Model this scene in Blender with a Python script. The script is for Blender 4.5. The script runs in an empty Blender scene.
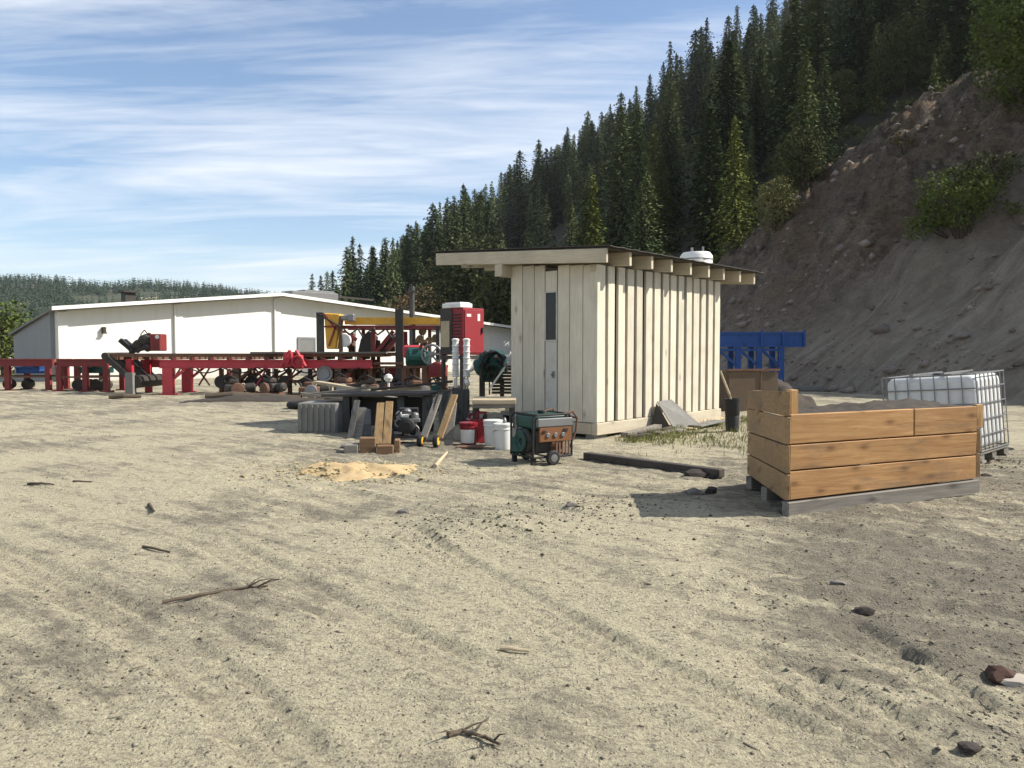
import bpy, bmesh, math, random
import numpy as np
from mathutils import Vector, Matrix

SC = bpy.context.scene
COL = SC.collection
R = math.radians
random.seed(7)
RNG = np.random.default_rng(11)

# ------------------------------------------------------------------ camera
F_PX, HORIZON, CAM_H = 769.0, 350.0, 1.5
PITCH = math.atan((384 - HORIZON) / F_PX)
cam = bpy.data.cameras.new('camera')
cam_o = bpy.data.objects.new('camera', cam)
COL.objects.link(cam_o)
cam_o.location = (0, 0, CAM_H)
cam_o.rotation_euler = (R(90) - PITCH, 0, 0)
cam.sensor_width = 36
cam.lens = F_PX / 1024 * 36
cam.clip_start = 0.1
cam.clip_end = 6000
SC.camera = cam_o


def ray(px, py):
    u, v = (px - 512) / F_PX, (384 - py) / F_PX
    return Vector((u, math.cos(PITCH) + v * math.sin(PITCH), -math.sin(PITCH) + v * math.cos(PITCH)))


def at(px, py, Y):
    d = ray(px, py)
    return Vector((0, 0, CAM_H)) + d * (Y / d.y)


def gp(px, py, z=0.0):
    d = ray(px, py)
    return Vector((0, 0, CAM_H)) + d * ((z - CAM_H) / d.z)


# ------------------------------------------------------------------ noise
def _hash(ix, iy, seed):
    n = (ix.astype(np.int64) * 374761393 + iy.astype(np.int64) * 668265263 + seed * 974634777) & 0xffffffff
    n = ((n ^ (n >> 13)) * 1274126177) & 0xffffffff
    n = n ^ (n >> 16)
    return (n & 0xffffff) / float(0xffffff)


def vnoise(x, y, seed=0):
    x = np.asarray(x, float); y = np.asarray(y, float)
    ix, iy = np.floor(x), np.floor(y)
    fx, fy = x - ix, y - iy
    fx = fx * fx * fx * (fx * (fx * 6 - 15) + 10); fy = fy * fy * fy * (fy * (fy * 6 - 15) + 10)
    a, b = _hash(ix, iy, seed), _hash(ix + 1, iy, seed)
    c, d = _hash(ix, iy + 1, seed), _hash(ix + 1, iy + 1, seed)
    return (a * (1 - fx) + b * fx) * (1 - fy) + (c * (1 - fx) + d * fx) * fy


def fbm(x, y, scale, octv=4, seed=0, gain=.5):
    x = np.asarray(x, float); y = np.asarray(y, float)
    s, amp, tot = 0, 1, 0
    for o in range(octv):
        k = 2.03 ** o / scale
        c, n = math.cos(o * .7), math.sin(o * .7)
        s = s + amp * (vnoise((x * c - y * n) * k + 17.3 * o, (x * n + y * c) * k + 5.1 * o, seed + o) - .5) * 2
        tot += amp; amp *= gain
    return s / tot


def sstep(a, b, x):
    t = np.clip((np.asarray(x, float) - a) / (b - a), 0, 1)
    return t * t * (3 - 2 * t)


# ------------------------------------------------------------------ materials
class NT:
    def __init__(self, name):
        self.m = bpy.data.materials.new(name)
        self.m.use_nodes = True
        self.t = self.m.node_tree
        self.b = self.t.nodes['Principled BSDF']
        self.b.inputs['Specular IOR Level'].default_value = .3

    def n(self, kind, **kw):
        nd = self.t.nodes.new(kind)
        for k, v in kw.items():
            if k.startswith('i_'):
                nd.inputs[k[2:].replace('_', ' ')].default_value = v
            else:
                setattr(nd, k, v)
        return nd

    def l(self, a, b):
        self.t.links.new(a, b)

    def coord(self, scale=(1, 1, 1), kind='Object', off=None):
        tc = self.n('ShaderNodeTexCoord')
        mp = self.n('ShaderNodeMapping')
        mp.inputs['Scale'].default_value = scale
        self.l(tc.outputs[kind], mp.inputs['Vector'])
        if off is not None:
            self.l(off, mp.inputs['Location'])
        return mp.outputs['Vector']

    def noise(self, vec, scale=5, detail=4, rough=.6, dist=0.0):
        nd = self.n('ShaderNodeTexNoise')
        nd.inputs['Scale'].default_value = scale
        nd.inputs['Detail'].default_value = detail
        nd.inputs['Roughness'].default_value = rough
        nd.inputs['Distortion'].default_value = dist
        self.l(vec, nd.inputs['Vector'])
        return nd.outputs['Fac']

    def ramp(self, fac, stops):
        nd = self.n('ShaderNodeValToRGB')
        e = nd.color_ramp.elements
        while len(e) < len(stops):
            e.new(.5)
        for k, (p, c) in enumerate(stops):
            e[k].position = p
            e[k].color = (c, c, c, 1) if isinstance(c, (int, float)) else (*c, 1)
        self.l(fac, nd.inputs['Fac'])
        return nd.outputs['Color']

    def mix(self, fac, a, b, mode='MIX'):
        nd = self.n('ShaderNodeMix', data_type='RGBA', blend_type=mode)
        for sock, v in (('Factor', fac), ('A', a), ('B', b)):
            s = [i for i in nd.inputs if i.name == sock and (i.type == 'RGBA' or sock == 'Factor' and i.type == 'VALUE')][0]
            if isinstance(v, (int, float)):
                s.default_value = v
            elif isinstance(v, tuple):
                s.default_value = (*v, 1)
            else:
                self.l(v, s)
        return [o for o in nd.outputs if o.type == 'RGBA'][0]

    def math(self, op, a, b=0.0, clamp=False):
        nd = self.n('ShaderNodeMath', operation=op, use_clamp=clamp)
        for k, v in enumerate((a, b)):
            if isinstance(v, (int, float)):
                nd.inputs[k].default_value = v
            else:
                self.l(v, nd.inputs[k])
        return nd.outputs[0]

    def bump(self, h, strength=.3, dist=.02, normal=None):
        nd = self.n('ShaderNodeBump')
        nd.inputs['Strength'].default_value = strength
        nd.inputs['Distance'].default_value = dist
        self.l(h, nd.inputs['Height'])
        if normal is not None:
            self.l(normal, nd.inputs['Normal'])
        return nd.outputs['Normal']

    def out(self, col, rough=.8, normal=None, metal=0):
        if isinstance(col, tuple):
            self.b.inputs['Base Color'].default_value = (*col, 1)
        else:
            self.l(col, self.b.inputs['Base Color'])
        if isinstance(rough, (int, float)):
            self.b.inputs['Roughness'].default_value = rough
        else:
            self.l(rough, self.b.inputs['Roughness'])
        self.b.inputs['Metallic'].default_value = metal
        if normal is not None:
            self.l(normal, self.b.inputs['Normal'])
        return self.m


def hexf(c, k):
    return tuple(min(1, x * k) for x in c)


def m_wood(name, c, dark, axis='z', knots=True, island=.25, rough=.75, stain=.0, stain_c=(.08, .06, .045), kthr=.55, kscale=1.3):
    t = NT(name)
    g = t.n('ShaderNodeNewGeometry')
    isl = g.outputs['Random Per Island']
    off = t.n('ShaderNodeCombineXYZ')
    k = t.math('MULTIPLY', isl, 37.0)
    for i in range(3):
        t.l(k, off.inputs[i])
    st = {'x': (1.2, 22, 22), 'y': (22, 1.2, 22), 'z': (22, 22, 1.2)}[axis]
    v = t.coord(st, off=off.outputs[0])
    gr = t.noise(v, 1.6, 5, .65, .8)
    col = t.mix(t.ramp(gr, [(.3, 0.0), (.72, 1.0)]), dark, c)
    v2 = t.coord((1, 1, 1), off=off.outputs[0])
    big = t.noise(v2, 2.2, 3, .5)
    col = t.mix(t.math('MULTIPLY', t.ramp(big, [(.42, 0.0), (.75, 1.0)]), .5), col, hexf(dark, .8))
    if knots:
        vo = t.n('ShaderNodeTexVoronoi', voronoi_dimensions='2D')
        vo.inputs['Scale'].default_value = kscale
        ks = t.n('ShaderNodeSeparateXYZ'); t.l(t.coord((1, 1, 1), off=off.outputs[0]), ks.inputs[0])
        ia = 'XYZ'.index(axis.upper()); ib = [i for i in range(3) if i != ia]
        kc = t.n('ShaderNodeCombineXYZ')
        t.l(t.math('MULTIPLY', ks.outputs[ia], 1.5), kc.inputs[0])
        t.l(t.math('MULTIPLY', t.math('ADD', ks.outputs[ib[0]], ks.outputs[ib[1]]), 3.4), kc.inputs[1])
        t.l(kc.outputs[0], vo.inputs['Vector'])
        kd = t.math('ADD', vo.outputs['Distance'], t.math('MULTIPLY', t.math('SUBTRACT', gr, .5), .10))
        kn = t.ramp(kd, [(.05, 1.0), (.12, .45), (.24, 0.0)])
        sk = t.n('ShaderNodeSeparateColor'); t.l(vo.outputs['Color'], sk.inputs[0])
        kn = t.math('MULTIPLY', kn, t.math('GREATER_THAN', sk.outputs[0], kthr))
        col = t.mix(t.math('MULTIPLY', kn, .75), col, hexf(dark, .45))
    if stain:
        sn = t.noise(t.coord({'x': (.8, 3, 3), 'y': (3, .8, 3), 'z': (3, 3, .8)}[axis], off=off.outputs[0]), 1.5, 5, .7)
        col = t.mix(t.math('MULTIPLY', t.ramp(sn, [(.53, 0.0), (.68, 1.0)]), stain), col, stain_c)
    br = t.math('ADD', t.math('MULTIPLY', isl, island * 2), 1 - island)
    hsv = t.n('ShaderNodeHueSaturation')
    t.l(col, hsv.inputs['Color']); t.l(br, hsv.inputs['Value'])
    return t.out(hsv.outputs[0], rough, t.bump(gr, .35, .006))


def m_paint(name, c, worn=(.10, .055, .035), amount=.35, rough=.5, metal=0.0, scale=6, bump=.1):
    t = NT(name)
    v = t.coord()
    n1 = t.noise(v, scale, 6, .65, .3)
    n2 = t.noise(v, scale * .35, 3, .5)
    f = t.ramp(t.math('ADD', t.math('MULTIPLY', n1, .65), t.math('MULTIPLY', n2, .35)), [(.52, 0.0), (.64, 1.0)])
    col = t.mix(t.math('MULTIPLY', f, amount), c, worn)
    col = t.mix(t.math('MULTIPLY', t.noise(v, scale * .8, 3), .35), col, hexf(c, .55))
    return t.out(col, t.math('ADD', rough, t.math('MULTIPLY', f, .3)), t.bump(n1, bump, .01), metal)


def m_plain(name, c, c2=None, scale=8, rough=.7, metal=0, bump=.15, detail=5):
    t = NT(name)
    n1 = t.noise(t.coord(), scale, detail, .6)
    return t.out(t.mix(n1, c, c2 or hexf(c, .6)), rough, t.bump(n1, bump, .01), metal)


def m_leaf(name, c, c2, trans=.0):
    t = NT(name)
    oi = t.n('ShaderNodeObjectInfo')
    g = t.n('ShaderNodeNewGeometry')
    n1 = t.noise(t.coord(), .9, 3, .6)
    f = t.math('ADD', t.math('MULTIPLY', n1, .5), t.math('MULTIPLY', g.outputs['Random Per Island'], .5))
    col = t.mix(f, c, c2)
    hsv = t.n('ShaderNodeHueSaturation')
    t.l(col, hsv.inputs['Color'])
    t.l(t.math('ADD', t.math('MULTIPLY', t.math('POWER', oi.outputs['Random'], 1.6), 1.05), .62), hsv.inputs['Value'])
    t.l(t.math('ADD', t.math('MULTIPLY', oi.outputs['Random'], -.05), .515), hsv.inputs['Hue'])
    t.b.inputs['Specular IOR Level'].default_value = .08
    return t.out(hsv.outputs[0], .9)


M = {}
M['pine'] = m_wood('pine_boards', (.635, .59, .48), (.49, .44, .34), 'z', island=.09, rough=.8, kthr=.93)
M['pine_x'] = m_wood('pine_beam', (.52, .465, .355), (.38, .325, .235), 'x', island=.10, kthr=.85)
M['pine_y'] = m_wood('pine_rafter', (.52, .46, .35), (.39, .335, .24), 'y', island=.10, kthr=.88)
M['crate_x'] = m_wood('crate_boards', (.47, .28, .12), (.28, .135, .048), 'x', island=.14, stain=.45, stain_c=(.10, .075, .055), kthr=.40, kscale=1.6)
M['crate_y'] = m_wood('crate_side_boards', (.34, .225, .115), (.22, .135, .065), 'y', island=.18, stain=.6, stain_c=(.16, .12, .085), kthr=.5, kscale=1.5)
M['crate_z'] = m_wood('crate_posts', (.42, .26, .11), (.28, .15, .055), 'z', island=.1)
M['grey_wood'] = m_wood('weathered_wood', (.24, .22, .19), (.13, .115, .095), 'x', island=.3, rough=.9)
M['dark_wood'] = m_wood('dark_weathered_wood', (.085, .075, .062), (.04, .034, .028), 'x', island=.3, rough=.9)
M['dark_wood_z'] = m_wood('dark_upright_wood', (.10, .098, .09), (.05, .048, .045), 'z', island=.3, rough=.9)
M['pale_wood'] = m_wood('pale_lumber', (.50, .42, .29), (.33, .26, .165), 'x', island=.25)
M['brown_wood'] = m_wood('brown_timber', (.21, .125, .065), (.12, .07, .038), 'x', island=.3, stain=.5)
M['tan_wood'] = m_wood('tan_lumber', (.33, .22, .105), (.18, .115, .055), 'z', island=.3, stain=.6)
M['red'] = m_paint('red_paint', (.42, .032, .042), amount=.35)
M['cabinet_red'] = m_paint('deep_red_paint', (.27, .026, .034), worn=(.08, .03, .025), amount=.35)
M['soil'] = m_plain('dark_soil', (.07, .057, .044), (.035, .029, .024), 7, .95, 0, .6)
M['pink_red'] = m_paint('faded_red_paint', (.52, .058, .07), worn=(.25, .05, .045), amount=.4)
M['dark_red'] = m_paint('dark_red_paint', (.20, .03, .03), amount=.5)
M['rust'] = m_paint('rusty_steel', (.16, .085, .055), worn=(.06, .04, .03), amount=.7, rough=.8)
M['yellow'] = m_paint('yellow_paint', (.72, .40, .05), worn=(.25, .14, .05), amount=.4)
M['blue'] = m_paint('blue_paint', (.020, .072, .25), worn=(.02, .03, .07), amount=.4)
M['green'] = m_paint('green_paint', (.009, .058, .047), worn=(.01, .03, .025), amount=.3, rough=.4)
M['black'] = m_plain('black_rubber', (.016, .016, .017), (.03, .028, .026), 12, .7)
M['dark_metal'] = m_plain('dark_metal', (.035, .033, .031), (.07, .06, .05), 9, .6, .3)
M['steel'] = m_plain('bare_steel', (.30, .30, .30), (.17, .165, .16), 9, .45, .6)
M['grey_metal'] = m_plain('grey_metal', (.22, .225, .225), (.14, .14, .135), 5, .55, .2)
M['white'] = m_paint('white_paint', (.78, .77, .73), worn=(.30, .25, .20), amount=.35, rough=.5)
M['plastic'] = m_paint('white_plastic', (.66, .66, .63), worn=(.38, .35, .29), amount=.4, rough=.35, scale=3)
M['red_plastic'] = m_plain('red_plastic', (.24, .014, .022), (.15, .010, .016), 5, .4)
M['label_white'] = m_plain('label_paper', (.72, .70, .66), (.60, .57, .52), 20, .6)
M['concrete'] = m_plain('concrete', (.24, .235, .215), (.11, .105, .095), 3.5, .9, 0, .5, 8)
M['door_white'] = m_paint('weathered_door', (.50, .48, .43), worn=(.35, .31, .24), amount=.5)
M['brown_panel'] = m_paint('brown_steel', (.13, .095, .065), worn=(.08, .06, .045), amount=.5, rough=.85)
M['orange_brown'] = m_paint('orange_brown_panel', (.19, .085, .038), worn=(.2, .09, .04), amount=.3)
M['glass'] = NT('dark_glass').out((.015, .017, .02), .12)
M['roofing'] = m_plain('dark_roofing', (.05, .048, .045), (.09, .085, .075), 3, .7)
M['bark'] = m_plain('bark', (.075, .055, .04), (.035, .027, .02), 5, .95, 0, .5)
M['log'] = m_plain('dry_branch', (.11, .085, .06), (.06, .045, .032), 14, .95, 0, .5)
M['needles'] = m_leaf('conifer_needles', (.036, .062, .028), (.10, .132, .052))
M['far_needles'] = m_leaf('distant_needles', (.018, .036, .024), (.042, .066, .038))
M['needles_light'] = m_leaf('light_conifer_needles', (.055, .085, .022), (.12, .145, .035))
M['leaves'] = m_leaf('broad_leaves', (.075, .105, .024), (.17, .20, .05))
M['leaves_olive'] = m_leaf('olive_leaves', (.045, .055, .022), (.11, .115, .045))
M['twig_leaves'] = m_leaf('dry_leaves', (.07, .06, .03), (.16, .13, .06))
M['grass'] = m_leaf('grass_blades', (.07, .10, .025), (.20, .20, .07))
M['sawdust'] = m_plain('sawdust', (.52, .41, .235), (.28, .175, .08), 9, .95, 0, .8, 8)
M['stone'] = m_plain('stone', (.20, .185, .16), (.10, .09, .078), 9, .95, 0, .5)
M['dark_stone'] = m_plain('dark_stone', (.055, .045, .038), (.03, .024, .02), 9, .95, 0, .5)
M['red_stone'] = m_plain('rust_brown_clod', (.085, .045, .03), (.045, .026, .02), 9, .95, 0, .5)
M['pebble'] = m_leaf('pebbles', (.15, .135, .11), (.40, .365, .29))
M['bank_stone'] = m_leaf('bank_stones', (.07, .058, .048), (.26, .225, .185))
M['shavings'] = m_leaf('pale_shavings', (.40, .28, .13), (.70, .58, .36))
M['chips'] = m_leaf('bark_chips', (.085, .075, .055), (.22, .195, .135))


def m_siding(name, c, worn):
    t = NT(name)
    v = t.coord()
    n1 = t.noise(v, 1.1, 4, .6)
    n2 = t.noise(t.coord((1, 1, .12)), 3, 4, .6)
    col = t.mix(t.math('MULTIPLY', t.ramp(n2, [(.5, 0.0), (.75, 1.0)]), .35), c, worn)
    col = t.mix(t.math('MULTIPLY', n1, .25), col, hexf(c, .85))
    sx = t.n('ShaderNodeSeparateXYZ'); t.l(v, sx.inputs[0])
    dz = t.math('ADD', sx.outputs['Z'], t.math('MULTIPLY', n2, 1.2))
    col = t.mix(t.math('MULTIPLY', t.ramp(t.math('MULTIPLY', dz, .4), [(.25, 1.0), (.62, 0.0)]), .5), col, (.34, .30, .23))
    w = t.math('PINGPONG', sx.outputs['X'], .15)
    return t.out(col, .55, t.bump(w, .25, .05))


M['siding'] = m_siding('white_metal_siding', (.70, .69, .635), (.50, .48, .42))
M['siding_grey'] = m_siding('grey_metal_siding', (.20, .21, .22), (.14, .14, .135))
M['building_roof'] = m_plain('building_roof', (.20, .20, .195), (.14, .14, .135), 1, .7)


# ------------------------------------------------------------------ mesh builder
ROOTM = {}


class MB:
    def __init__(self):
        self.v, self.f = [], []

    def add(self, vs, fs):
        b = len(self.v)
        self.v += [Vector(p) for p in vs]
        self.f += [tuple(i + b for i in f) for f in fs]
        return self

    def box(self, c, s, rot=None):
        hx, hy, hz = s[0] / 2, s[1] / 2, s[2] / 2
        vs = [Vector((x, y, z)) for x in (-hx, hx) for y in (-hy, hy) for z in (-hz, hz)]
        if rot is not None:
            vs = [rot @ p for p in vs]
        c = Vector(c)
        return self.add([p + c for p in vs], [(0, 1, 3, 2), (4, 6, 7, 5), (0, 4, 5, 1), (2, 3, 7, 6), (0, 2, 6, 4), (1, 5, 7, 3)])

    def span(self, a, b):
        a, b = Vector(a), Vector(b)
        return self.box((a + b) / 2, [abs(x) for x in (b - a)])

    def bar(self, p, q, w, h, up=(0, 0, 1)):
        p, q = Vector(p), Vector(q)
        d = (q - p).normalized()
        up = Vector(up)
        if abs(d.dot(up)) > .98:
            up = Vector((0, 1, 0))
        s = d.cross(up).normalized()
        t = s.cross(d)
        vs = []
        for o in (p, q):
            for a, b in ((-1, -1), (1, -1), (1, 1), (-1, 1)):
                vs.append(o + s * (a * w / 2) + t * (b * h / 2))
        return self.add(vs, [(3, 2, 1, 0), (4, 5, 6, 7), (0, 1, 5, 4), (1, 2, 6, 5), (2, 3, 7, 6), (3, 0, 4, 7)])

    def tube(self, p, q, r, r2=None, n=10):
        p, q = Vector(p), Vector(q)
        r2 = r if r2 is None else r2
        d = (q - p).normalized()
        a = d.orthogonal().normalized()
        b = d.cross(a)
        vs = []
        for o, rr in ((p, r), (q, r2)):
            for k in range(n):
                t = 2 * math.pi * k / n
                vs.append(o + (a * math.cos(t) + b * math.sin(t)) * rr)
        fs = [(k, (k + 1) % n, n + (k + 1) % n, n + k) for k in range(n)]
        fs += [tuple(reversed(range(n))), tuple(range(n, 2 * n))]
        return self.add(vs, fs)

    def path(self, pts, r, n=8):
        for a, b in zip(pts, pts[1:]):
            self.tube(a, b, r if not isinstance(r, (list, tuple)) else r[0], None, n)
        return self

    def taper(self, pts, rs, n=7):
        pts = [Vector(p) for p in pts]
        vs, fs = [], []
        for i, p in enumerate(pts):
            d = (pts[min(i + 1, len(pts) - 1)] - pts[max(i - 1, 0)]).normalized()
            a = d.cross(Vector((.13, .31, .94))).normalized()
            b = d.cross(a)
            for k in range(n):
                t = 2 * math.pi * k / n
                vs.append(p + (a * math.cos(t) + b * math.sin(t)) * rs[i])
        for i in range(len(pts) - 1):
            for k in range(n):
                fs.append((i * n + k, i * n + (k + 1) % n, (i + 1) * n + (k + 1) % n, (i + 1) * n + k))
        fs += [tuple(reversed(range(n))), tuple(range((len(pts) - 1) * n, len(pts) * n))]
        return self.add(vs, fs)

    def lathe(self, prof, c, axis=(0, 0, 1), n=20):
        c = Vector(c); ax = Vector(axis).normalized()
        a = ax.orthogonal().normalized(); b = ax.cross(a)
        vs, fs = [], []
        for r, z in prof:
            for k in range(n):
                t = 2 * math.pi * k / n
                vs.append(c + ax * z + (a * math.cos(t) + b * math.sin(t)) * max(r, 1e-4))
        for i in range(len(prof) - 1):
            for k in range(n):
                fs.append((i * n + k, i * n + (k + 1) % n, (i + 1) * n + (k + 1) % n, (i + 1) * n + k))
        fs += [tuple(reversed(range(n))), tuple(range((len(prof) - 1) * n, len(prof) * n))]
        return self.add(vs, fs)

    def ring(self, c, axis, R0, r, n=18, m=6):
        c = Vector(c); ax = Vector(axis).normalized()
        a = ax.orthogonal().normalized(); b = ax.cross(a)
        vs, fs = [], []
        for k in range(n):
            t = 2 * math.pi * k / n
            d = a * math.cos(t) + b * math.sin(t)
            for j in range(m):
                s = 2 * math.pi * j / m
                vs.append(c + d * (R0 + r * math.cos(s)) + ax * (r * math.sin(s)))
        for k in range(n):
            for j in range(m):
                fs.append((k * m + j, k * m + (j + 1) % m, ((k + 1) % n) * m + (j + 1) % m, ((k + 1) % n) * m + j))
        return self.add(vs, fs)

    def slab(self, quad, t):
        q = [Vector(p) for p in quad]
        nrm = (q[1] - q[0]).cross(q[-1] - q[0]).normalized() * t
        n = len(q)
        fs = [tuple(reversed(range(n))), tuple(range(n, 2 * n))]
        fs += [(k, (k + 1) % n, n + (k + 1) % n, n + k) for k in range(n)]
        return self.add(q + [p + nrm for p in q], fs)

    def rock(self, c, s, seed, flat=.7):
        bm = bmesh.new()
        bmesh.ops.create_icosphere(bm, subdivisions=2, radius=1)
        rnd = random.Random(seed)
        off = [rnd.uniform(-9, 9) for _ in range(3)]
        from mathutils import noise
        vs = []
        for v in bm.verts:
            k = 1 + .45 * noise.noise(v.co * 1.3 + Vector(off)) + .18 * noise.noise(v.co * 3.1 + Vector(off))
            p = v.co * k
            vs.append(Vector(c) + Vector((p.x * s[0], p.y * s[1], p.z * s[2])))
        fs = [tuple(v.index for v in f.verts) for f in bm.faces]
        bm.free()
        return self.add(vs, fs)

    def build(self, name, mat, parent=None, local=False, bevel=0.0, smooth=False):
        me = bpy.data.meshes.new(name)
        vs = self.v
        if parent is not None and not local:
            inv = ROOTM[parent.name]
            vs = [inv @ p for p in vs]
        me.from_pydata([tuple(p) for p in vs], [], self.f)
        bm = bmesh.new(); bm.from_mesh(me)
        bmesh.ops.recalc_face_normals(bm, faces=bm.faces)
        bm.to_mesh(me); bm.free()
        o = bpy.data.objects.new(name, me)
        COL.objects.link(o)
        me.materials.append(M[mat] if isinstance(mat, str) else mat)
        if parent is not None:
            o.parent = parent
            ROOTM[o.name] = ROOTM[parent.name]
        else:
            ROOTM[o.name] = Matrix()
        if bevel:
            b = o.modifiers.new('bevel', 'BEVEL')
            b.width = bevel; b.segments = 1; b.limit_method = 'ANGLE'
        if smooth:
            me.shade_smooth()
            me.set_sharp_from_angle(angle=R(40))
        return o


def tag(o, label=None, cat=None, group=None, kind=None):
    for k, v in (('label', label), ('category', cat), ('group', group), ('kind', kind)):
        if v:
            o[k] = v
    return o


def thing(name, label, cat, loc=(0, 0, 0), rotz=0.0, group=None):
    o = bpy.data.objects.new(name, None)
    COL.objects.link(o)
    o.location = loc
    o.rotation_euler = (0, 0, rotz)
    o.empty_display_size = .2
    tag(o, label, cat, group)
    ROOTM[o.name] = (Matrix.Translation(Vector(loc)) @ Matrix.Rotation(rotz, 4, 'Z')).inverted()
    return o


def solo(mb, name, mat, label, cat, loc, group=None, **kw):
    """a thing that is one mesh, its origin at loc (verts given in world space)"""
    mb.v = [p - Vector(loc) for p in mb.v]
    o = mb.build(name, mat, **kw)
    o.location = loc
    return tag(o, label, cat, group)


def mesh_np(name, verts, quads, mat, smooth=False):
    me = bpy.data.meshes.new(name)
    nv, nf, k = len(verts), len(quads), quads.shape[1]
    me.vertices.add(nv); me.vertices.foreach_set('co', np.asarray(verts, np.float32).ravel())
    me.loops.add(nf * k); me.loops.foreach_set('vertex_index', np.asarray(quads, np.int32).ravel())
    me.polygons.add(nf); me.polygons.foreach_set('loop_start', np.arange(0, nf * k, k, dtype=np.int32))
    try:
        me.polygons.foreach_set('loop_total', np.full(nf, k, np.int32))
    except Exception:
        pass
    me.update(calc_edges=True)
    me.validate()
    if smooth:
        me.polygons.foreach_set('use_smooth', np.ones(nf, bool))
    if mat is not None:
        me.materials.append(mat)
    return me

# ------------------------------------------------------------------ ground
def _track(pix):
    return [(gp(*p).x, gp(*p).y) for p in pix]


TRACKS = [  # tyre tracks: (polyline in metres, half width)
    (_track([(-80, 470), (60, 497), (210, 540), (330, 606), (500, 685), (650, 732), (860, 800)]), .17),
    (_track([(-60, 530), (10, 560), (110, 610), (230, 690), (330, 800)]), .17),
    (_track([(330, 488), (430, 515), (560, 560), (690, 622), (830, 700), (1010, 790)]), .17),
    (_track([(60, 452), (230, 475), (370, 515), (500, 590), (640, 668), (820, 745), (1000, 820)]), .15),
    (_track([(-40, 440), (200, 447), (420, 480), (640, 530), (800, 600), (960, 700)]), .15),
]


def track_field(x, y):
    best = np.full(x.shape, 9.0); along = np.zeros(x.shape)
    for pl, w in TRACKS:
        acc = 0.0
        for (ax, ay), (bx, by) in zip(pl, pl[1:]):
            dx, dy = bx - ax, by - ay
            L = math.hypot(dx, dy)
            t = np.clip(((x - ax) * dx + (y - ay) * dy) / (L * L), 0, 1)
            d = np.hypot(x - ax - dx * t, y - ay - dy * t) / w
            m = d < best
            best = np.where(m, d, best); along = np.where(m, acc + t * L, along)
            acc += L
    return best, along


def rough_zone(x, y):
    """0 on the packed fine dust of the drive, 1 on the loose stony dirt (right-hand side and the beaten patches)"""
    side = sstep(-.2, 1.1, x - (.9 + (y - 3) * .16) + .5 * fbm(x, y, 2.2, 3, 5)) * sstep(14, 9, y)
    band = np.exp(-((y - (8.6 + .25 * x)) / 1.5) ** 2) * sstep(-1.6, .4, x) * .6
    patch = sstep(.12, .42, fbm(x, y, 1.9, 4, 21)) * .55
    far = sstep(11, 19, y) * .55
    work = 1.0 * np.exp(-(((x + 1.3) / 3.0) ** 2 + ((y - 11.6) / 2.2) ** 2)) + .8 * np.exp(-((y - 21.5) / 2.5) ** 2) * sstep(4, -2, x)
    far = np.maximum(far, work)
    return np.clip(np.maximum.reduce([side, band, patch, far]), 0, 1)


def G(x, y, fine=True):
    x = np.asarray(x, float); y = np.asarray(y, float)
    near = sstep(60, 18, np.hypot(x, y))
    z = .055 * fbm(x, y, 5.5, 2, 1) * sstep(.6, 3, np.hypot(x, y))
    z = z + .035 * np.exp(-(((x - 4.2) / 1.6) ** 2 + ((y - 7.6) / 1.0) ** 2))
    z = z + .10 * fbm(x, y, 22, 2, 9) * sstep(14, 40, y)
    # churned mound in the middle of the yard and the low berm right of it
    z = z + .085 * np.exp(-(((x + .25) / .55) ** 2 + ((y - 6.3) / .42) ** 2))
    z = z + .05 * np.exp(-((y - (5.35 - .33 * x)) / .16) ** 2) * sstep(.3, 1.2, x) * sstep(4.5, 3, x)
    if fine:
        rz = rough_zone(x, y)
        z = z + near * (.012 + .030 * rz) * fbm(x, y, .8, 4, 31, .6)
        c = fbm(x, y, .16, 3, 41, .6)
        z = z + near * (.009 + .019 * rz) * np.maximum(c, -.15)
        z = z + near * (.006 + .011 * rz) * fbm(x, y, .085, 2, 47, .6)
        d, a = track_field(x, y)
        worn = sstep(-.35, .3, fbm(x, y, 1.4, 3, 55))
        rut = sstep(1.05, .75, d) * worn
        z = z - near * rut * (.022 + .005 * np.sin(a * 2 * math.pi / .10 + 2 * np.cos(d * 3)) * sstep(9, 5, y) + .011 * np.cos(d * 9.4) * sstep(9, 5, y))
        z = z + near * .011 * np.exp(-((d - 1.22) / .22) ** 2) * worn
    return z


def gz(x, y):
    return float(G(np.array([x]), np.array([y]), True)[0])


def on_ground(px, py, dz=0.0):
    p = gp(px, py)
    return Vector((p.x, p.y, gz(p.x, p.y) + dz))


def graded(lo, hi, step, a, b, grow):
    """coordinates at `step` between a and b, spacing growing outward to lo and hi"""
    c = list(np.arange(a, b + 1e-6, step))
    s, v = step, c[-1]
    while v < hi:
        s *= grow; v += s; c.append(min(v, hi))
    s, v, pre = step, c[0], []
    while v > lo:
        s *= grow; v -= s; pre.append(max(v, lo))
    return np.array(pre[::-1] + c)


def grid_mesh(X, Y, Z):
    ny, nx = X.shape
    v = np.stack([X, Y, Z], -1).reshape(-1, 3)
    i = np.arange(ny * nx).reshape(ny, nx)
    q = np.stack([i[:-1, :-1], i[:-1, 1:], i[1:, 1:], i[1:, :-1]], -1).reshape(-1, 4)
    return v, q


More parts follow.
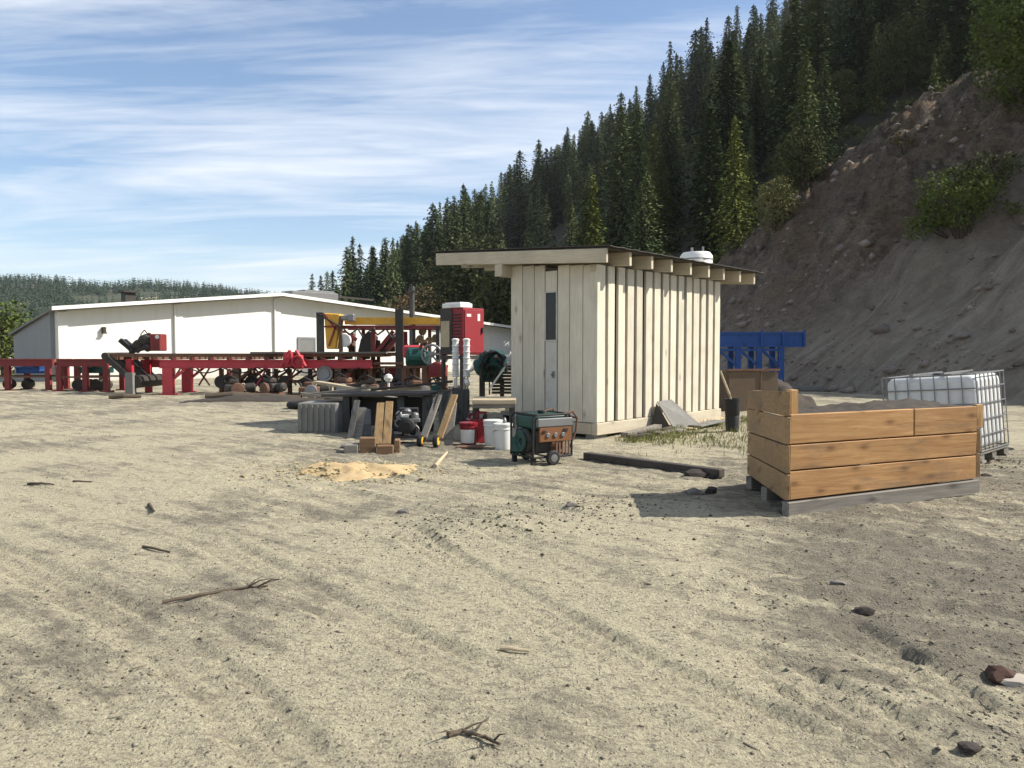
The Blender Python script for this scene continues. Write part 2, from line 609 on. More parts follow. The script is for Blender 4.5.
def m_ground():
    t = NT('dry_dirt')
    v = t.coord()
    at_ = t.n('ShaderNodeAttribute', attribute_name='rough_zone')
    tr_ = t.n('ShaderNodeAttribute', attribute_name='track')
    n_big = t.noise(v, .55, 5, .6)
    n_mid = t.noise(v, 2.6, 6, .65, .4)
    n_fin = t.noise(v, 11, 6, .7)
    n_grit = t.noise(v, 55, 4, .7)
    f = t.math('ADD', t.math('MULTIPLY', at_.outputs['Fac'], .60), t.math('MULTIPLY', t.math('SUBTRACT', n_mid, .5), 1.3))
    f = t.math('ADD', f, t.math('MULTIPLY', t.math('SUBTRACT', n_fin, .5), .9))
    f = t.math('ADD', f, t.math('MULTIPLY', t.math('SUBTRACT', n_big, .5), 1.5))
    f = t.math('SUBTRACT', f, t.math('MULTIPLY', tr_.outputs['Fac'], .16))
    tcs = t.n('ShaderNodeTexCoord'); mps = t.n('ShaderNodeMapping', vector_type='TEXTURE')
    mps.inputs['Rotation'].default_value = (0, 0, R(-38)); mps.inputs['Scale'].default_value = (1.6, .26, 1)
    t.l(tcs.outputs['Object'], mps.inputs['Vector'])
    n_str = t.noise(mps.outputs[0], 1.3, 7, .68, .5)
    f = t.math('ADD', f, t.math('MULTIPLY', t.math('SUBTRACT', n_str, .5), 2.4))
    f = t.ramp(f, [(.06, 0.0), (.66, 1.0)])
    dust = t.mix(n_big, (.52, .465, .315), (.42, .375, .26))
    soil = t.mix(n_fin, (.24, .213, .155), (.155, .136, .10))
    col = t.mix(f, dust, soil)
    # bark fibre and trodden litter, drawn out across the yard
    n_lit = t.noise(t.coord((1.4, 3.0, 1)), 6.5, 9, .8, .6)
    lit = t.math('MULTIPLY', t.ramp(n_lit, [(.52, 0.0), (.63, 1.0)]), t.math('ADD', .30, t.math('MULTIPLY', n_big, .7)))
    col = t.mix(lit, col, (.125, .108, .085))
    n_spk = t.noise(t.coord((1, 1.5, 1)), 21, 7, .78, .5)
    col = t.mix(t.math('MULTIPLY', t.ramp(n_spk, [(.54, 0.0), (.63, 1.0)]), .7), col, (.12, .104, .083))
    col = t.mix(t.math('MULTIPLY', t.ramp(n_spk, [(.32, 1.0), (.44, 0.0)]), .35), col, (.47, .425, .315))
    td_ = t.n('ShaderNodeAttribute', attribute_name='tread')
    col = t.mix(t.math('MULTIPLY', td_.outputs['Fac'], .5), col, (.17, .15, .115))
    vo = t.n('ShaderNodeTexVoronoi'); vo.inputs['Scale'].default_value = 46
    t.l(v, vo.inputs['Vector'])
    peb = t.ramp(vo.outputs['Distance'], [(.14, 1.0), (.34, 0.0)])
    sel = t.n('ShaderNodeSeparateColor'); t.l(vo.outputs['Color'], sel.inputs[0])
    on = t.math('GREATER_THAN', sel.outputs[0], .62)
    col = t.mix(t.math('MULTIPLY', t.math('MULTIPLY', peb, on), t.math('ADD', .25, t.math('MULTIPLY', at_.outputs['Fac'], .5))),
                col, t.mix(sel.outputs[1], (.10, .09, .075), (.46, .42, .33)))
    col = t.mix(t.math('MULTIPLY', t.ramp(n_grit, [(.36, 1.0), (.52, 0.0)]), .45), col, (.14, .12, .095))  # micro-shadows of the grit put into the colour: its low spots darken
    h = t.math('ADD', t.math('MULTIPLY', n_fin, 1.0), t.math('MULTIPLY', n_grit, .55))
    h = t.math('ADD', h, t.math('MULTIPLY', n_spk, .7))
    h = t.math('ADD', h, t.math('MULTIPLY', t.math('MULTIPLY', peb, on), .4))
    b1 = t.bump(h, .95, .04)
    return t.out(col, .95, b1)


def make_ground():
    xs = graded(-2500, 2500, .032, -3.6, 4.6, 1.026)
    ys = graded(-150, 3500, .032, 2.2, 8.6, 1.023)
    X, Y = np.meshgrid(xs, ys)
    Z = G(X, Y)
    v, q = grid_mesh(X, Y, Z)
    me = mesh_np('ground', v, q, m_ground(), True)
    rz = me.attributes.new('rough_zone', 'FLOAT', 'POINT')
    rz.data.foreach_set('value', rough_zone(X, Y).ravel().astype(np.float32))
    d, a = track_field(X, Y)
    tr = me.attributes.new('track', 'FLOAT', 'POINT')
    tr.data.foreach_set('value', (sstep(1.5, .8, d) * sstep(-.4, .4, fbm(X, Y, 1.4, 3, 55))).ravel().astype(np.float32))
    td = me.attributes.new('tread', 'FLOAT', 'POINT')
    td.data.foreach_set('value', (sstep(1.08, .9, d) * sstep(-.3, .3, fbm(X, Y, 1.4, 3, 55)) * sstep(10, 6, Y) * (.5 + .5 * np.cos(d * 9.4)) * (.55 + .45 * np.sin(a * 2 * math.pi / .10 + 2 * np.cos(d * 3)))).ravel().astype(np.float32))
    o = bpy.data.objects.new('ground', me)
    COL.objects.link(o)
    tag(o, 'dry pale dirt yard scored with tyre tracks', 'ground', kind='structure')


make_ground()

# ------------------------------------------------------------------ hillside
SUN_EL, SUN_AZ = 40.5, 4.0         # azimuth: degrees from +X towards +Y
TN, TT = np.array([.9605, .2782]), np.array([-.2782, .9605])    # uphill, along the toe


def sd(x, y):
    return (x - 20) * TT[0] + y * TT[1], (x - 20) * TN[0] + y * TN[1]


def xy(s, d):
    return 20 + s * TT[0] + d * TN[0], s * TT[1] + d * TN[1]


def bare_edge(s):
    """height up the slope at which the bare cut ends and the wood begins"""
    return np.interp(s, [0, 20, 37, 42, 47, 52, 60], [20, 20, 17.5, 16.5, 12.0, 4, 0]) + 1.6 * fbm(s, s * 0, 5, 3, 77)


def H(s, d, detail=True):
    s = np.asarray(s, float); d = np.asarray(d, float)
    e = bare_edge(s)
    cut = np.where(d < e, .93 * d, .93 * e + (d - e) * .60)
    wood = np.where(d < 45, .74 * d, 33.3 + (d - 45) * .63)
    k = sstep(44, 66, s)
    h = np.maximum(d, 0) * 0 + cut * (1 - k) + wood * k
    h = np.where(d < 0, d * .6, h)
    h = h * (.12 + .88 * sstep(2, 27, s))  # near end, out of view, shaped low so the sun reaches the yard
    if detail:
        up = sstep(0, 5, d)
        crag = fbm(s, d, 7, 5, 61, .55)
        rid = 1 - np.abs(fbm(s + .35 * d, d * .35, 3.0, 4, 64)) * 2
        b = (1 - sstep(-2, 3, d - e)) * (1 - k)
        gul = np.abs(fbm(s + .5 * fbm(s, d, 4, 2, 93), d * .22, 2.1, 4, 90))
        q_ = 5.5 * fbm(s, d * 1.3, 5.5, 4, 95) + .35 * d
        st_ = (np.floor(q_) + sstep(.0, .3, q_ - np.floor(q_))) - q_
        h = h - up * b * (1 - sstep(3, 9, 9 - d)) * 0 - b * sstep(1, 6, d) * 1.3 * np.maximum(0, .35 - gul) + b * sstep(5, 9, d) * .75 * st_
        h = h + up * (1.5 * crag + b * 1.5 * rid * sstep(2, 9, d) + b * (.35 + .6 * sstep(3, 9, d)) * fbm(s, d, 1.3, 5, 67, .62))
        h = h + up * 3.0 * fbm(s, d, 45, 3, 70) * sstep(5, 60, d)
        h = h + .05 * fbm(s, d, .5, 3, 72)
    return h


def m_hill():
    t = NT('hillside_soil')
    v = t.coord()
    w = t.n('ShaderNodeAttribute', attribute_name='wood')
    sc = t.n('ShaderNodeAttribute', attribute_name='scree')
    n1 = t.noise(v, .25, 6, .6, .3); n2 = t.noise(v, 1.6, 6, .7, .4); n3 = t.noise(v, 7, 5, .7)
    col = t.mix(t.ramp(n2, [(.3, 0.0), (.7, 1.0)]), (.10, .076, .055), (.33, .26, .185))
    col = t.mix(t.math('MULTIPLY', t.ramp(n1, [(.46, 0.0), (.6, 1.0)]), .6), col, (.19, .12, .068))
    n4 = t.noise(t.coord((1, 1, 2.4)), 3.2, 8, .78, .6)
    col = t.mix(t.math('MULTIPLY', t.ramp(n4, [(.53, 0.0), (.62, 1.0)]), .8), col, (.045, .036, .03))
    col = t.mix(t.math('MULTIPLY', t.ramp(n3, [(.52, 0.0), (.7, 1.0)]), .7), col, (.05, .042, .036))
    vo = t.n('ShaderNodeTexVoronoi'); vo.inputs['Scale'].default_value = 2.1
    t.l(v, vo.inputs['Vector'])
    col = t.mix(t.math('MULTIPLY', t.ramp(vo.outputs['Distance'], [(.06, 1.0), (.22, 0.0)]), .35), col, (.30, .27, .23))
    n5 = t.noise(t.coord((.35, 1.6, .5)), 1.1, 8, .72, .4)
    col = t.mix(t.math('MULTIPLY', sc.outputs['Fac'], .8), col, t.mix(t.ramp(n5, [(.35, 0.0), (.65, 1.0)]), (.55, .48, .385), (.27, .228, .175)))
    col = t.mix(w.outputs['Fac'], col, t.mix(n2, (.03, .036, .018), (.085, .07, .042)))
    return t.out(col, .95, t.bump(t.math('ADD', t.math('MULTIPLY', n2, 2.0), n3), 1.0, .45))


def make_hill():
    ss = graded(-45, 900, .28, 20, 52, 1.03)
    ds = graded(-4, 345, .27, -1, 21, 1.04)
    S, D = np.meshgrid(ss, ds)
    Z = H(S, D)
    X, Y = xy(S, D)
    v, q = grid_mesh(X, Y, Z)
    me = mesh_np('hillside', v, q, m_hill(), True)
    e = bare_edge(S)
    k = sstep(44, 62, S)
    wood = np.maximum(sstep(-1.5, 1.5, D - e + 2 * fbm(S, D, 3, 3, 81)), k * sstep(-.2, .3, fbm(S, D, 14, 3, 83) + .12))
    scree = (1 - sstep(4, 10, D + 3.0 * fbm(S, D, 9, 3, 85) + (S - 24) * .22)) * (1 - k)
    for n, a in (('wood', wood), ('scree', scree)):
        at_ = me.attributes.new(n, 'FLOAT', 'POINT')
        at_.data.foreach_set('value', a.ravel().astype(np.float32))
    o = bpy.data.objects.new('hillside', me)
    COL.objects.link(o)
    tag(o, 'steep shaded hillside with a bare cut bank at its foot', 'hillside', kind='structure')


make_hill()


def hz(x, y):
    s, d = sd(x, y)
    return float(H(np.array([s]), np.array([d]))[0]) if d > 0 else gz(x, y)


# ------------------------------------------------------------------ trees
def conifer_arrays(rng, height=20.0, levels=34, per=6, clumps=5, rad=3.1, base=.07, drop=.38, ragged=.3, size=1.0):
    """needle sprays as small bent quads along drooping branches"""
    V, Q = [], []
    for i in range(levels):
        t = base + (1 - base) * ((i + rng.random() * .8) / levels) ** .92
        z = height * t
        r = rad * ((1 - t) ** .72) * (1 - .25 * math.exp(-((t - base) / .1))) * (1 - ragged + 2 * ragged * rng.random()) + .12
        nb = max(3, int(per * (.55 + .6 * (1 - t)) + rng.random()))
        a0 = rng.random() * 6.28
        for b in range(nb):
            a = a0 + 6.283 * (b + .7 * rng.random()) / nb
            rr = r * (.62 + .5 * rng.random())
            ca, sa = math.cos(a), math.sin(a)
            k = max(1, int(round(clumps * min(1, rr / rad * 1.6 + .25))))
            for c in range(k):
                f = (c + .35 + .6 * rng.random()) / k
                rc = rr * f
                zc = z + .12 * rr - drop * rc * (.55 + .6 * f) + rng.normal() * .12
                L = (.38 + .34 * rng.random()) * (.75 + .4 * (1 - t)) * size * (height / 20) ** .5
                W = L * (.42 + .25 * rng.random())
                da = a + rng.normal() * .55
                dx, dy, dz = math.cos(da), math.sin(da), -.45 + rng.normal() * .25
                px, py = -dy, dx
                tw = rng.normal() * .55
                cx, cy = ca * rc, sa * rc
                b0 = len(V)
                V += [(cx - dx * L * .5, cy - dy * L * .5, zc + .12 * L),
                      (cx + px * W, cy + py * W, zc - tw * W + dz * L * .2),
                      (cx + dx * L, cy + dy * L, zc + dz * L),
                      (cx - px * W, cy - py * W, zc + tw * W + dz * L * .2)]
                Q.append((b0, b0 + 1, b0 + 2, b0 + 3))
    # leader
    b0 = len(V)
    V += [(-.1, 0, height * .965), (.1, .02, height * .965), (.03, 0, height * 1.01), (-.03, 0, height * 1.01)]
    Q.append((b0, b0 + 1, b0 + 2, b0 + 3))
    return np.array(V, np.float32), np.array(Q, np.int32)


CON = []
for k, (h, lv, pr, rd, bs, dr, rg) in enumerate([
        (20, 42, 7, 3.0, .05, .40, .26), (20, 38, 7, 2.6, .08, .30, .30), (20, 46, 7, 3.5, .03, .45, .24),
        (20, 34, 6, 2.2, .14, .35, .36), (20, 40, 7, 2.9, .10, .25, .33), (20, 44, 8, 3.9, .02, .38, .25)]):
    v, q = conifer_arrays(RNG, h, int(lv * 1.4), pr + 2, 12, rd * 1.22, bs, dr, rg + .08, .46)
    crown = mesh_np('crown', v, q, M['needles'])
    mb = MB().taper([(0, 0, -1.0), (.03, 0, 4), (0, .04, 11), (0, 0, 19.3)], [.30, .25, .15, .03], 7)
    tr = mb.build('trunk', 'bark', None)
    tm = tr.data
    bpy.data.objects.remove(tr)
    CON.append((crown, tm))


def plant_conifer(k, x, y, z, scale, rz, label, group, light=False):
    t = bpy.data.objects.new('conifer_tree', None)
    COL.objects.link(t)
    t.location = (x, y, z)
    t.rotation_euler = (RNG.normal() * .02, RNG.normal() * .02, rz)
    t.scale = (scale * (.85 + .5 * RNG.random()),) * 2 + (scale,)
    tag(t, label, 'tree', group)
    for nm, me in (('crown', CON[k][0]), ('trunk', CON[k][1])):
        o = bpy.data.objects.new(nm, me)
        COL.objects.link(o)
        o.parent = t
        if light and nm == 'crown':
            o.material_slots[0].link = 'OBJECT'
            o.material_slots[0].material = M['needles_light']
    return t


def in_view(x, y, z, m=.04):
    if y < 3:
        return False
    u, v = x / y, (z - CAM_H) / y
    return abs(u) < .666 + m and -.1 < v < .46 + m


cands = []
s = 40.0
while s < 640:
    step_s = 3.5 + .017 * s
    d = 1.0
    while d < 330:
        step_d = 3.5 + .017 * (s + d)
        ss_, dd_ = s + (RNG.random() - .5) * step_s * .95, d + (RNG.random() - .5) * step_d * .95
        d += step_d
        e = float(bare_edge(np.array([ss_]))[0])
        if dd_ < e + 1.0 and ss_ < 62:
            continue
        if dd_ < .8:
            continue
        dens = float(fbm(np.array([ss_]), np.array([dd_]), 26, 2, 91)[0])
        if dens < -.36:
            continue
        x, y = xy(ss_, dd_)
        z = float(H(np.array([ss_]), np.array([dd_]))[0])
        ht = (6.8 + 8.5 * RNG.random() ** 1.4 + 5 * dens) * (1 + max(0, ss_ - 55) / 190)
        ht = min(ht, 27)
        edge = min(dd_, (dd_ - e) if ss_ < 60 else dd_)
        if edge < 10:
            ht = 4 + 6.5 * RNG.random() + edge * .25
        if RNG.random() < .16:
            ht *= .55
        if not (in_view(x, y, z) or in_view(x, y, z + ht)):
            continue
        cands.append((ht / math.hypot(x, y), x, y, z, ht, edge))
    s += step_s
for k_ in range(58):
    px_ = 310 + 8.6 * k_ + RNG.normal() * 2.5 if k_ < 19 else RNG.uniform(335, 480)
    py_ = RNG.uniform(118, 165) if k_ < 19 else RNG.uniform(130, 210)
    x = (px_ - 512) / F_PX * py_
    ytop = np.interp(px_, [308, 330, 345, 375, 410, 445, 480], [276, 268, 240, 234, 218, 197, 175]) + (RNG.uniform(-4, 14) if k_ < 19 else RNG.uniform(8, 50))
    ht = max(7, (HORIZON - ytop) * py_ / F_PX + CAM_H - hz(x, py_))
    cands.append((ht / py_, x, py_, hz(x, py_), ht, 30))
cands.sort(reverse=True)
N_SOLO = 290
for i, (ap, x, y, z, ht, edge) in enumerate(cands[:N_SOLO]):
    light = (edge < 9 and RNG.random() < .45) or RNG.random() < .05
    if light:
        lab, grp = 'young light green conifer at the lower edge of the hillside wood', 'light conifers on the hillside'
    elif ht < 9:
        lab, grp = 'short dark green conifer between taller trees on the hillside', 'short conifers on the hillside'
    else:
        lab, grp = 'tall dark green conifer in the wood on the hillside', 'tall conifers on the hillside'
    plant_conifer(int(RNG.integers(0, 6)), x, y, z - .3, ht / 20, RNG.random() * 6.28, lab, grp, light)


def scatter_trees(name, pts, mat, label, cat, seed, lod):
    rng = np.random.default_rng(seed)
    base = [conifer_arrays(rng, 20, *lod) for _ in range(4)]
    VV, QQ, n = [], [], 0
    for (x, y, z, ht) in pts:
        v, q = base[int(rng.integers(0, 4))]
        a = rng.random() * 6.28
        c, s_ = math.cos(a), math.sin(a)
        k = ht / 20
        w = np.empty_like(v)
        w[:, 0] = (v[:, 0] * c - v[:, 1] * s_) * k + x
        w[:, 1] = (v[:, 0] * s_ + v[:, 1] * c) * k + y
        w[:, 2] = v[:, 2] * k + z - .3
        VV.append(w); QQ.append(q + n); n += len(v)
    me = mesh_np(name, np.concatenate(VV), np.concatenate(QQ), mat)
    o = bpy.data.objects.new(name, me)
    COL.objects.link(o)
    return tag(o, label, cat, kind='stuff')


scatter_trees('forest', [(x, y, z, ht) for (_, x, y, z, ht, _) in cands[N_SOLO:]], M['needles'],
              'dense dark conifer forest higher up and farther along the hillside', 'forest', 5, (30, 7, 5, 3.4, .04, .38, .3, 1.0))


def leafy_arrays(rng, blobs, n, leaf):
    V, Q = [], []
    wsum = sum(b[3] ** 2 for b in blobs)
    for (bx, by, bz, br, sq) in blobs:
        for _ in range(int(n * br * br / wsum)):
            p = rng.normal(size=3); p /= np.linalg.norm(p)
            rr = br * (.45 + .62 * rng.random() ** .6) * (1 + .22 * math.sin(p[0] * 5 + bx) * math.cos(p[1] * 4 + by * 2))
            c = np.array([bx, by, bz]) + p * rr * np.array([1, 1, sq])
            u = rng.normal(size=3); u /= np.linalg.norm(u)
            w = np.cross(u, rng.normal(size=3)); w /= np.linalg.norm(w) + 1e-6
            L = leaf * (.6 + .8 * rng.random())
            b0 = len(V)
            V += [c - u * L, c + w * L * .55, c + u * L, c - w * L * .55]
            Q.append((b0, b0 + 1, b0 + 2, b0 + 3))
    return np.array(V, np.float32), np.array(Q, np.int32)


def leafy(name, loc, height, width, label, cat, mat, seed, n=2600, leaf=.16, trunk=True, low=.25, group=None, nb=9, mult=None):
    rng = np.random.default_rng(seed)
    t = thing(name, label, cat, loc, 0, group)
    blobs, limbs = [], []
    for k in range(nb):
        a = 6.283 * k / nb * 1.618 * 2
        f = (k + .5) / nb
        r = width * .5 * (.35 + .65 * math.sin(math.pi * min(.98, f * .8 + .15))) * (.55 + .5 * rng.random())
        zz = height * (low + (1 - low) * f * .86 + .02)
        br = width * (.20 + .13 * rng.random())
        if not trunk:
            r = width * .5 * rng.random() ** .6
            zz = height * (low + .75 * rng.random() * (1 - .5 * (r / width * 2) ** 2))
            br = width * (.08 + .11 * rng.random())
            blobs.append((math.cos(a) * r, math.sin(a) * r, zz, br, .8))
            limbs.append((math.cos(a) * r, math.sin(a) * r, zz))
            continue
        blobs.append((math.cos(a) * r * .62, math.sin(a) * r * .62, zz, br, .85))
        limbs.append((math.cos(a) * r * .55, math.sin(a) * r * .55, zz))
    v, q = leafy_arrays(rng, blobs, n, leaf)
    me = mesh_np('crown' if trunk else 'foliage', v, q, M[mat])
    o = bpy.data.objects.new('crown' if trunk else 'foliage', me)
    COL.objects.link(o); o.parent = t
    mb = MB()
    rt = height * .018 + .02
    if trunk:
        mb.taper([(0, 0, -.6), (.02, 0, height * low), (.05 * width * .2, 0, height * .82)], [rt * 1.3, rt, rt * .25])
    for (lx, ly, lz) in limbs:
        z0 = max(0, lz - height * .22) if trunk else -.2
        mb.taper([(0 if trunk else lx * .25, 0 if trunk else ly * .25, z0), (lx * .55, ly * .55, (z0 + lz) * .52), (lx, ly, lz)], [rt * .55, rt * .4, rt * .12], 5)
    mb.build('trunk' if trunk else 'stem', 'bark', t, local=True)
    return t


def up_slope(px, py, Y0=18, Y1=160):
    """first point where the sight line through a pixel meets the hillside"""
    d = ray(px, py)
    Y = Y0
    while Y < Y1:
        p = Vector((0, 0, CAM_H)) + d * (Y / d.y)
        s_, d_ = sd(p.x, p.y)
        if d_ > 0 and p.z < float(H(np.array([s_]), np.array([d_]))[0]):
            return p
        Y += .2
    return None


def hill_plant(fn_name, px, py, h, w, label, cat, mat, seed, **kw):
    p = up_slope(px, py)
    return leafy(fn_name, (p.x, p.y, p.z - .1), h, w, label, cat, mat, seed, **kw)


hill_plant('shrub', 962, 232, 3.1, 3.8, 'large olive green shrub growing out of the bare bank', 'shrub', 'leaves', 3, n=6500, leaf=.065, trunk=False, low=.08, nb=34)
hill_plant('shrub', 905, 150, 1.1, 1.8, 'low dry bush near the top of the bare bank', 'shrub', 'twig_leaves', 4, n=700, leaf=.06, trunk=False, low=.1, nb=14)
hill_plant('shrub', 985, 190, 1.6, 2.6, 'scrubby bush just above the large bank shrub', 'shrub', 'leaves_olive', 6, n=2400, leaf=.06, trunk=False, low=.1, nb=22)
# broadleaf trees along the top of the bank and at its right end
hill_plant('broadleaf_tree', 1030, 120, 6.5, 5.5, 'bright green broadleaf tree overhanging the right end of the bank', 'tree', 'leaves', 12, n=14000, leaf=.08, low=.18, nb=16)
hill_plant('broadleaf_tree', 905, 92, 6.2, 5.2, 'dense broadleaf tree on the crest of the bare bank', 'tree', 'leaves_olive', 13, n=11000, leaf=.10, low=.12, nb=15)
hill_plant('broadleaf_tree', 842, 128, 5.5, 3.8, 'slender broadleaf tree where the bare bank meets the conifers', 'tree', 'leaves_olive', 14, n=8000, leaf=.10, low=.1, nb=13)
hill_plant('broadleaf_tree', 800, 190, 3.6, 3.2, 'small bushy broadleaf tree on the left edge of the bare bank', 'tree', 'leaves_olive', 15, n=5200, leaf=.085, low=.1, nb=11)
hill_plant('broadleaf_tree', 775, 232, 3.2, 2.6, 'small light broadleaf sapling above the shed roof corner', 'tree', 'leaves_olive', 16, n=3600, leaf=.075, low=.1, nb=10)
# broadleaf clump behind the white building
for (px, py, Y, h, w, lab, mat, sd_) in [
        (468, 345, 84, 13.5, 12, 'wide olive broadleaf tree rising left of the shed roof', 'leaves_olive', 21),
        (420, 345, 92, 8.5, 8.5, 'pale brownish broadleaf tree behind the building ridge', 'twig_leaves', 22),
        (510, 345, 78, 8.5, 8, 'dark broadleaf tree directly behind the shed overhang', 'leaves_olive', 23),
        (385, 340, 120, 8, 10, 'low broadleaf tree at the foot of the far conifers', 'leaves_olive', 24)]:
    p = at(px, py, Y)
    leafy('broadleaf_tree', (p.x, p.y, hz(p.x, p.y) - .2), h, w, lab, 'tree', mat, sd_, n=9000, leaf=.22, low=.1, nb=18)
p = at(2, 350, 46)
leafy('broadleaf_tree', (p.x, p.y, gz(p.x, p.y)), 4.3, 4.6, 'round green broadleaf tree beside the left end of the white building', 'tree', 'leaves', 31, n=2600, leaf=.11, low=.12, nb=14)
p = at(-40, 350, 52)
leafy('broadleaf_tree', (p.x, p.y, gz(p.x, p.y)), 4.6, 5.2, 'dark broadleaf tree at the left margin beyond the red rails', 'tree', 'leaves_olive', 32, n=2600, leaf=.18, low=.12, nb=12)
# bare pole-like dead tree on the slope
p = up_slope(722, 245) or at(722, 245, 60)
mb = MB().taper([(p.x, p.y, p.z - .4), (p.x + .1, p.y, p.z + 2.6), (p.x - .1, p.y, p.z + 5.4)], [.11, .09, .03])
for k in range(6):
    a = k * 2.4; zz = p.z + 2 + k * .55
    mb.taper([(p.x, p.y, zz), (p.x + .7 * math.cos(a), p.y + .7 * math.sin(a), zz + .35)], [.03, .01], 5)
solo(mb, 'dead_tree', 'log', 'bare grey dead tree trunk on the slope behind the shed', 'tree', p)

# ------------------------------------------------------------------ far hills
def ridge(px):
    return np.interp(px, [-400, -120, 0, 60, 110, 130, 200, 250, 300, 340, 420, 520], [268, 270, 275, 278, 286, 283, 283, 290, 296, 300, 312, 335])


def far_h(x, y):
    pxr = 512 + F_PX * x / np.maximum(y, 1)
    crest = (HORIZON - ridge(pxr) - 8) * 760 / F_PX
    t = sstep(300, 760, y)
    return -2 + (crest + 2) * t * (1 - .25 * sstep(760, 1100, y)) + 4 * fbm(x, y, 70, 4, 101) * t


def m_far():
    t = NT('far_hill_ground')
    v = t.coord()
    n1 = t.noise(v, .012, 5, .6, .3); n2 = t.noise(v, .05, 5, .65)
    col = t.mix(n2, (.03, .04, .02), (.07, .075, .04))
    col = t.mix(t.ramp(n1, [(.56, 0.0), (.62, 1.0)]), col, (.30, .255, .17))
    return t.out(col, .95)


xs = np.arange(-900, 240, 12.0); ys = np.arange(280, 1300, 14.0)
X, Y = np.meshgrid(xs, ys)
v, q = grid_mesh(X, Y, far_h(X, Y))
me = mesh_np('distant_hill', v, q, m_far(), True)
o = bpy.data.objects.new('distant_hill', me); COL.objects.link(o)
tag(o, 'low wooded hill beyond the white building', 'hill', kind='structure')
pts = []
while len(pts) < 6500:
    y = RNG.uniform(330, 860)
    x = y * RNG.uniform(-.72, .02)
    if float(fbm(np.array([x]), np.array([y]), 60, 3, 111)[0]) < -.34 + .1 * RNG.random():
        continue
    pts.append((x, y, float(far_h(np.array([x]), np.array([y]))[0]), RNG.uniform(6, 11)))
scatter_trees('distant_forest', pts, M['far_needles'], 'distant forest covering the low hill on the horizon', 'forest', 8, (9, 5, 2, 5.0, .03, .4, .35, 2.6))

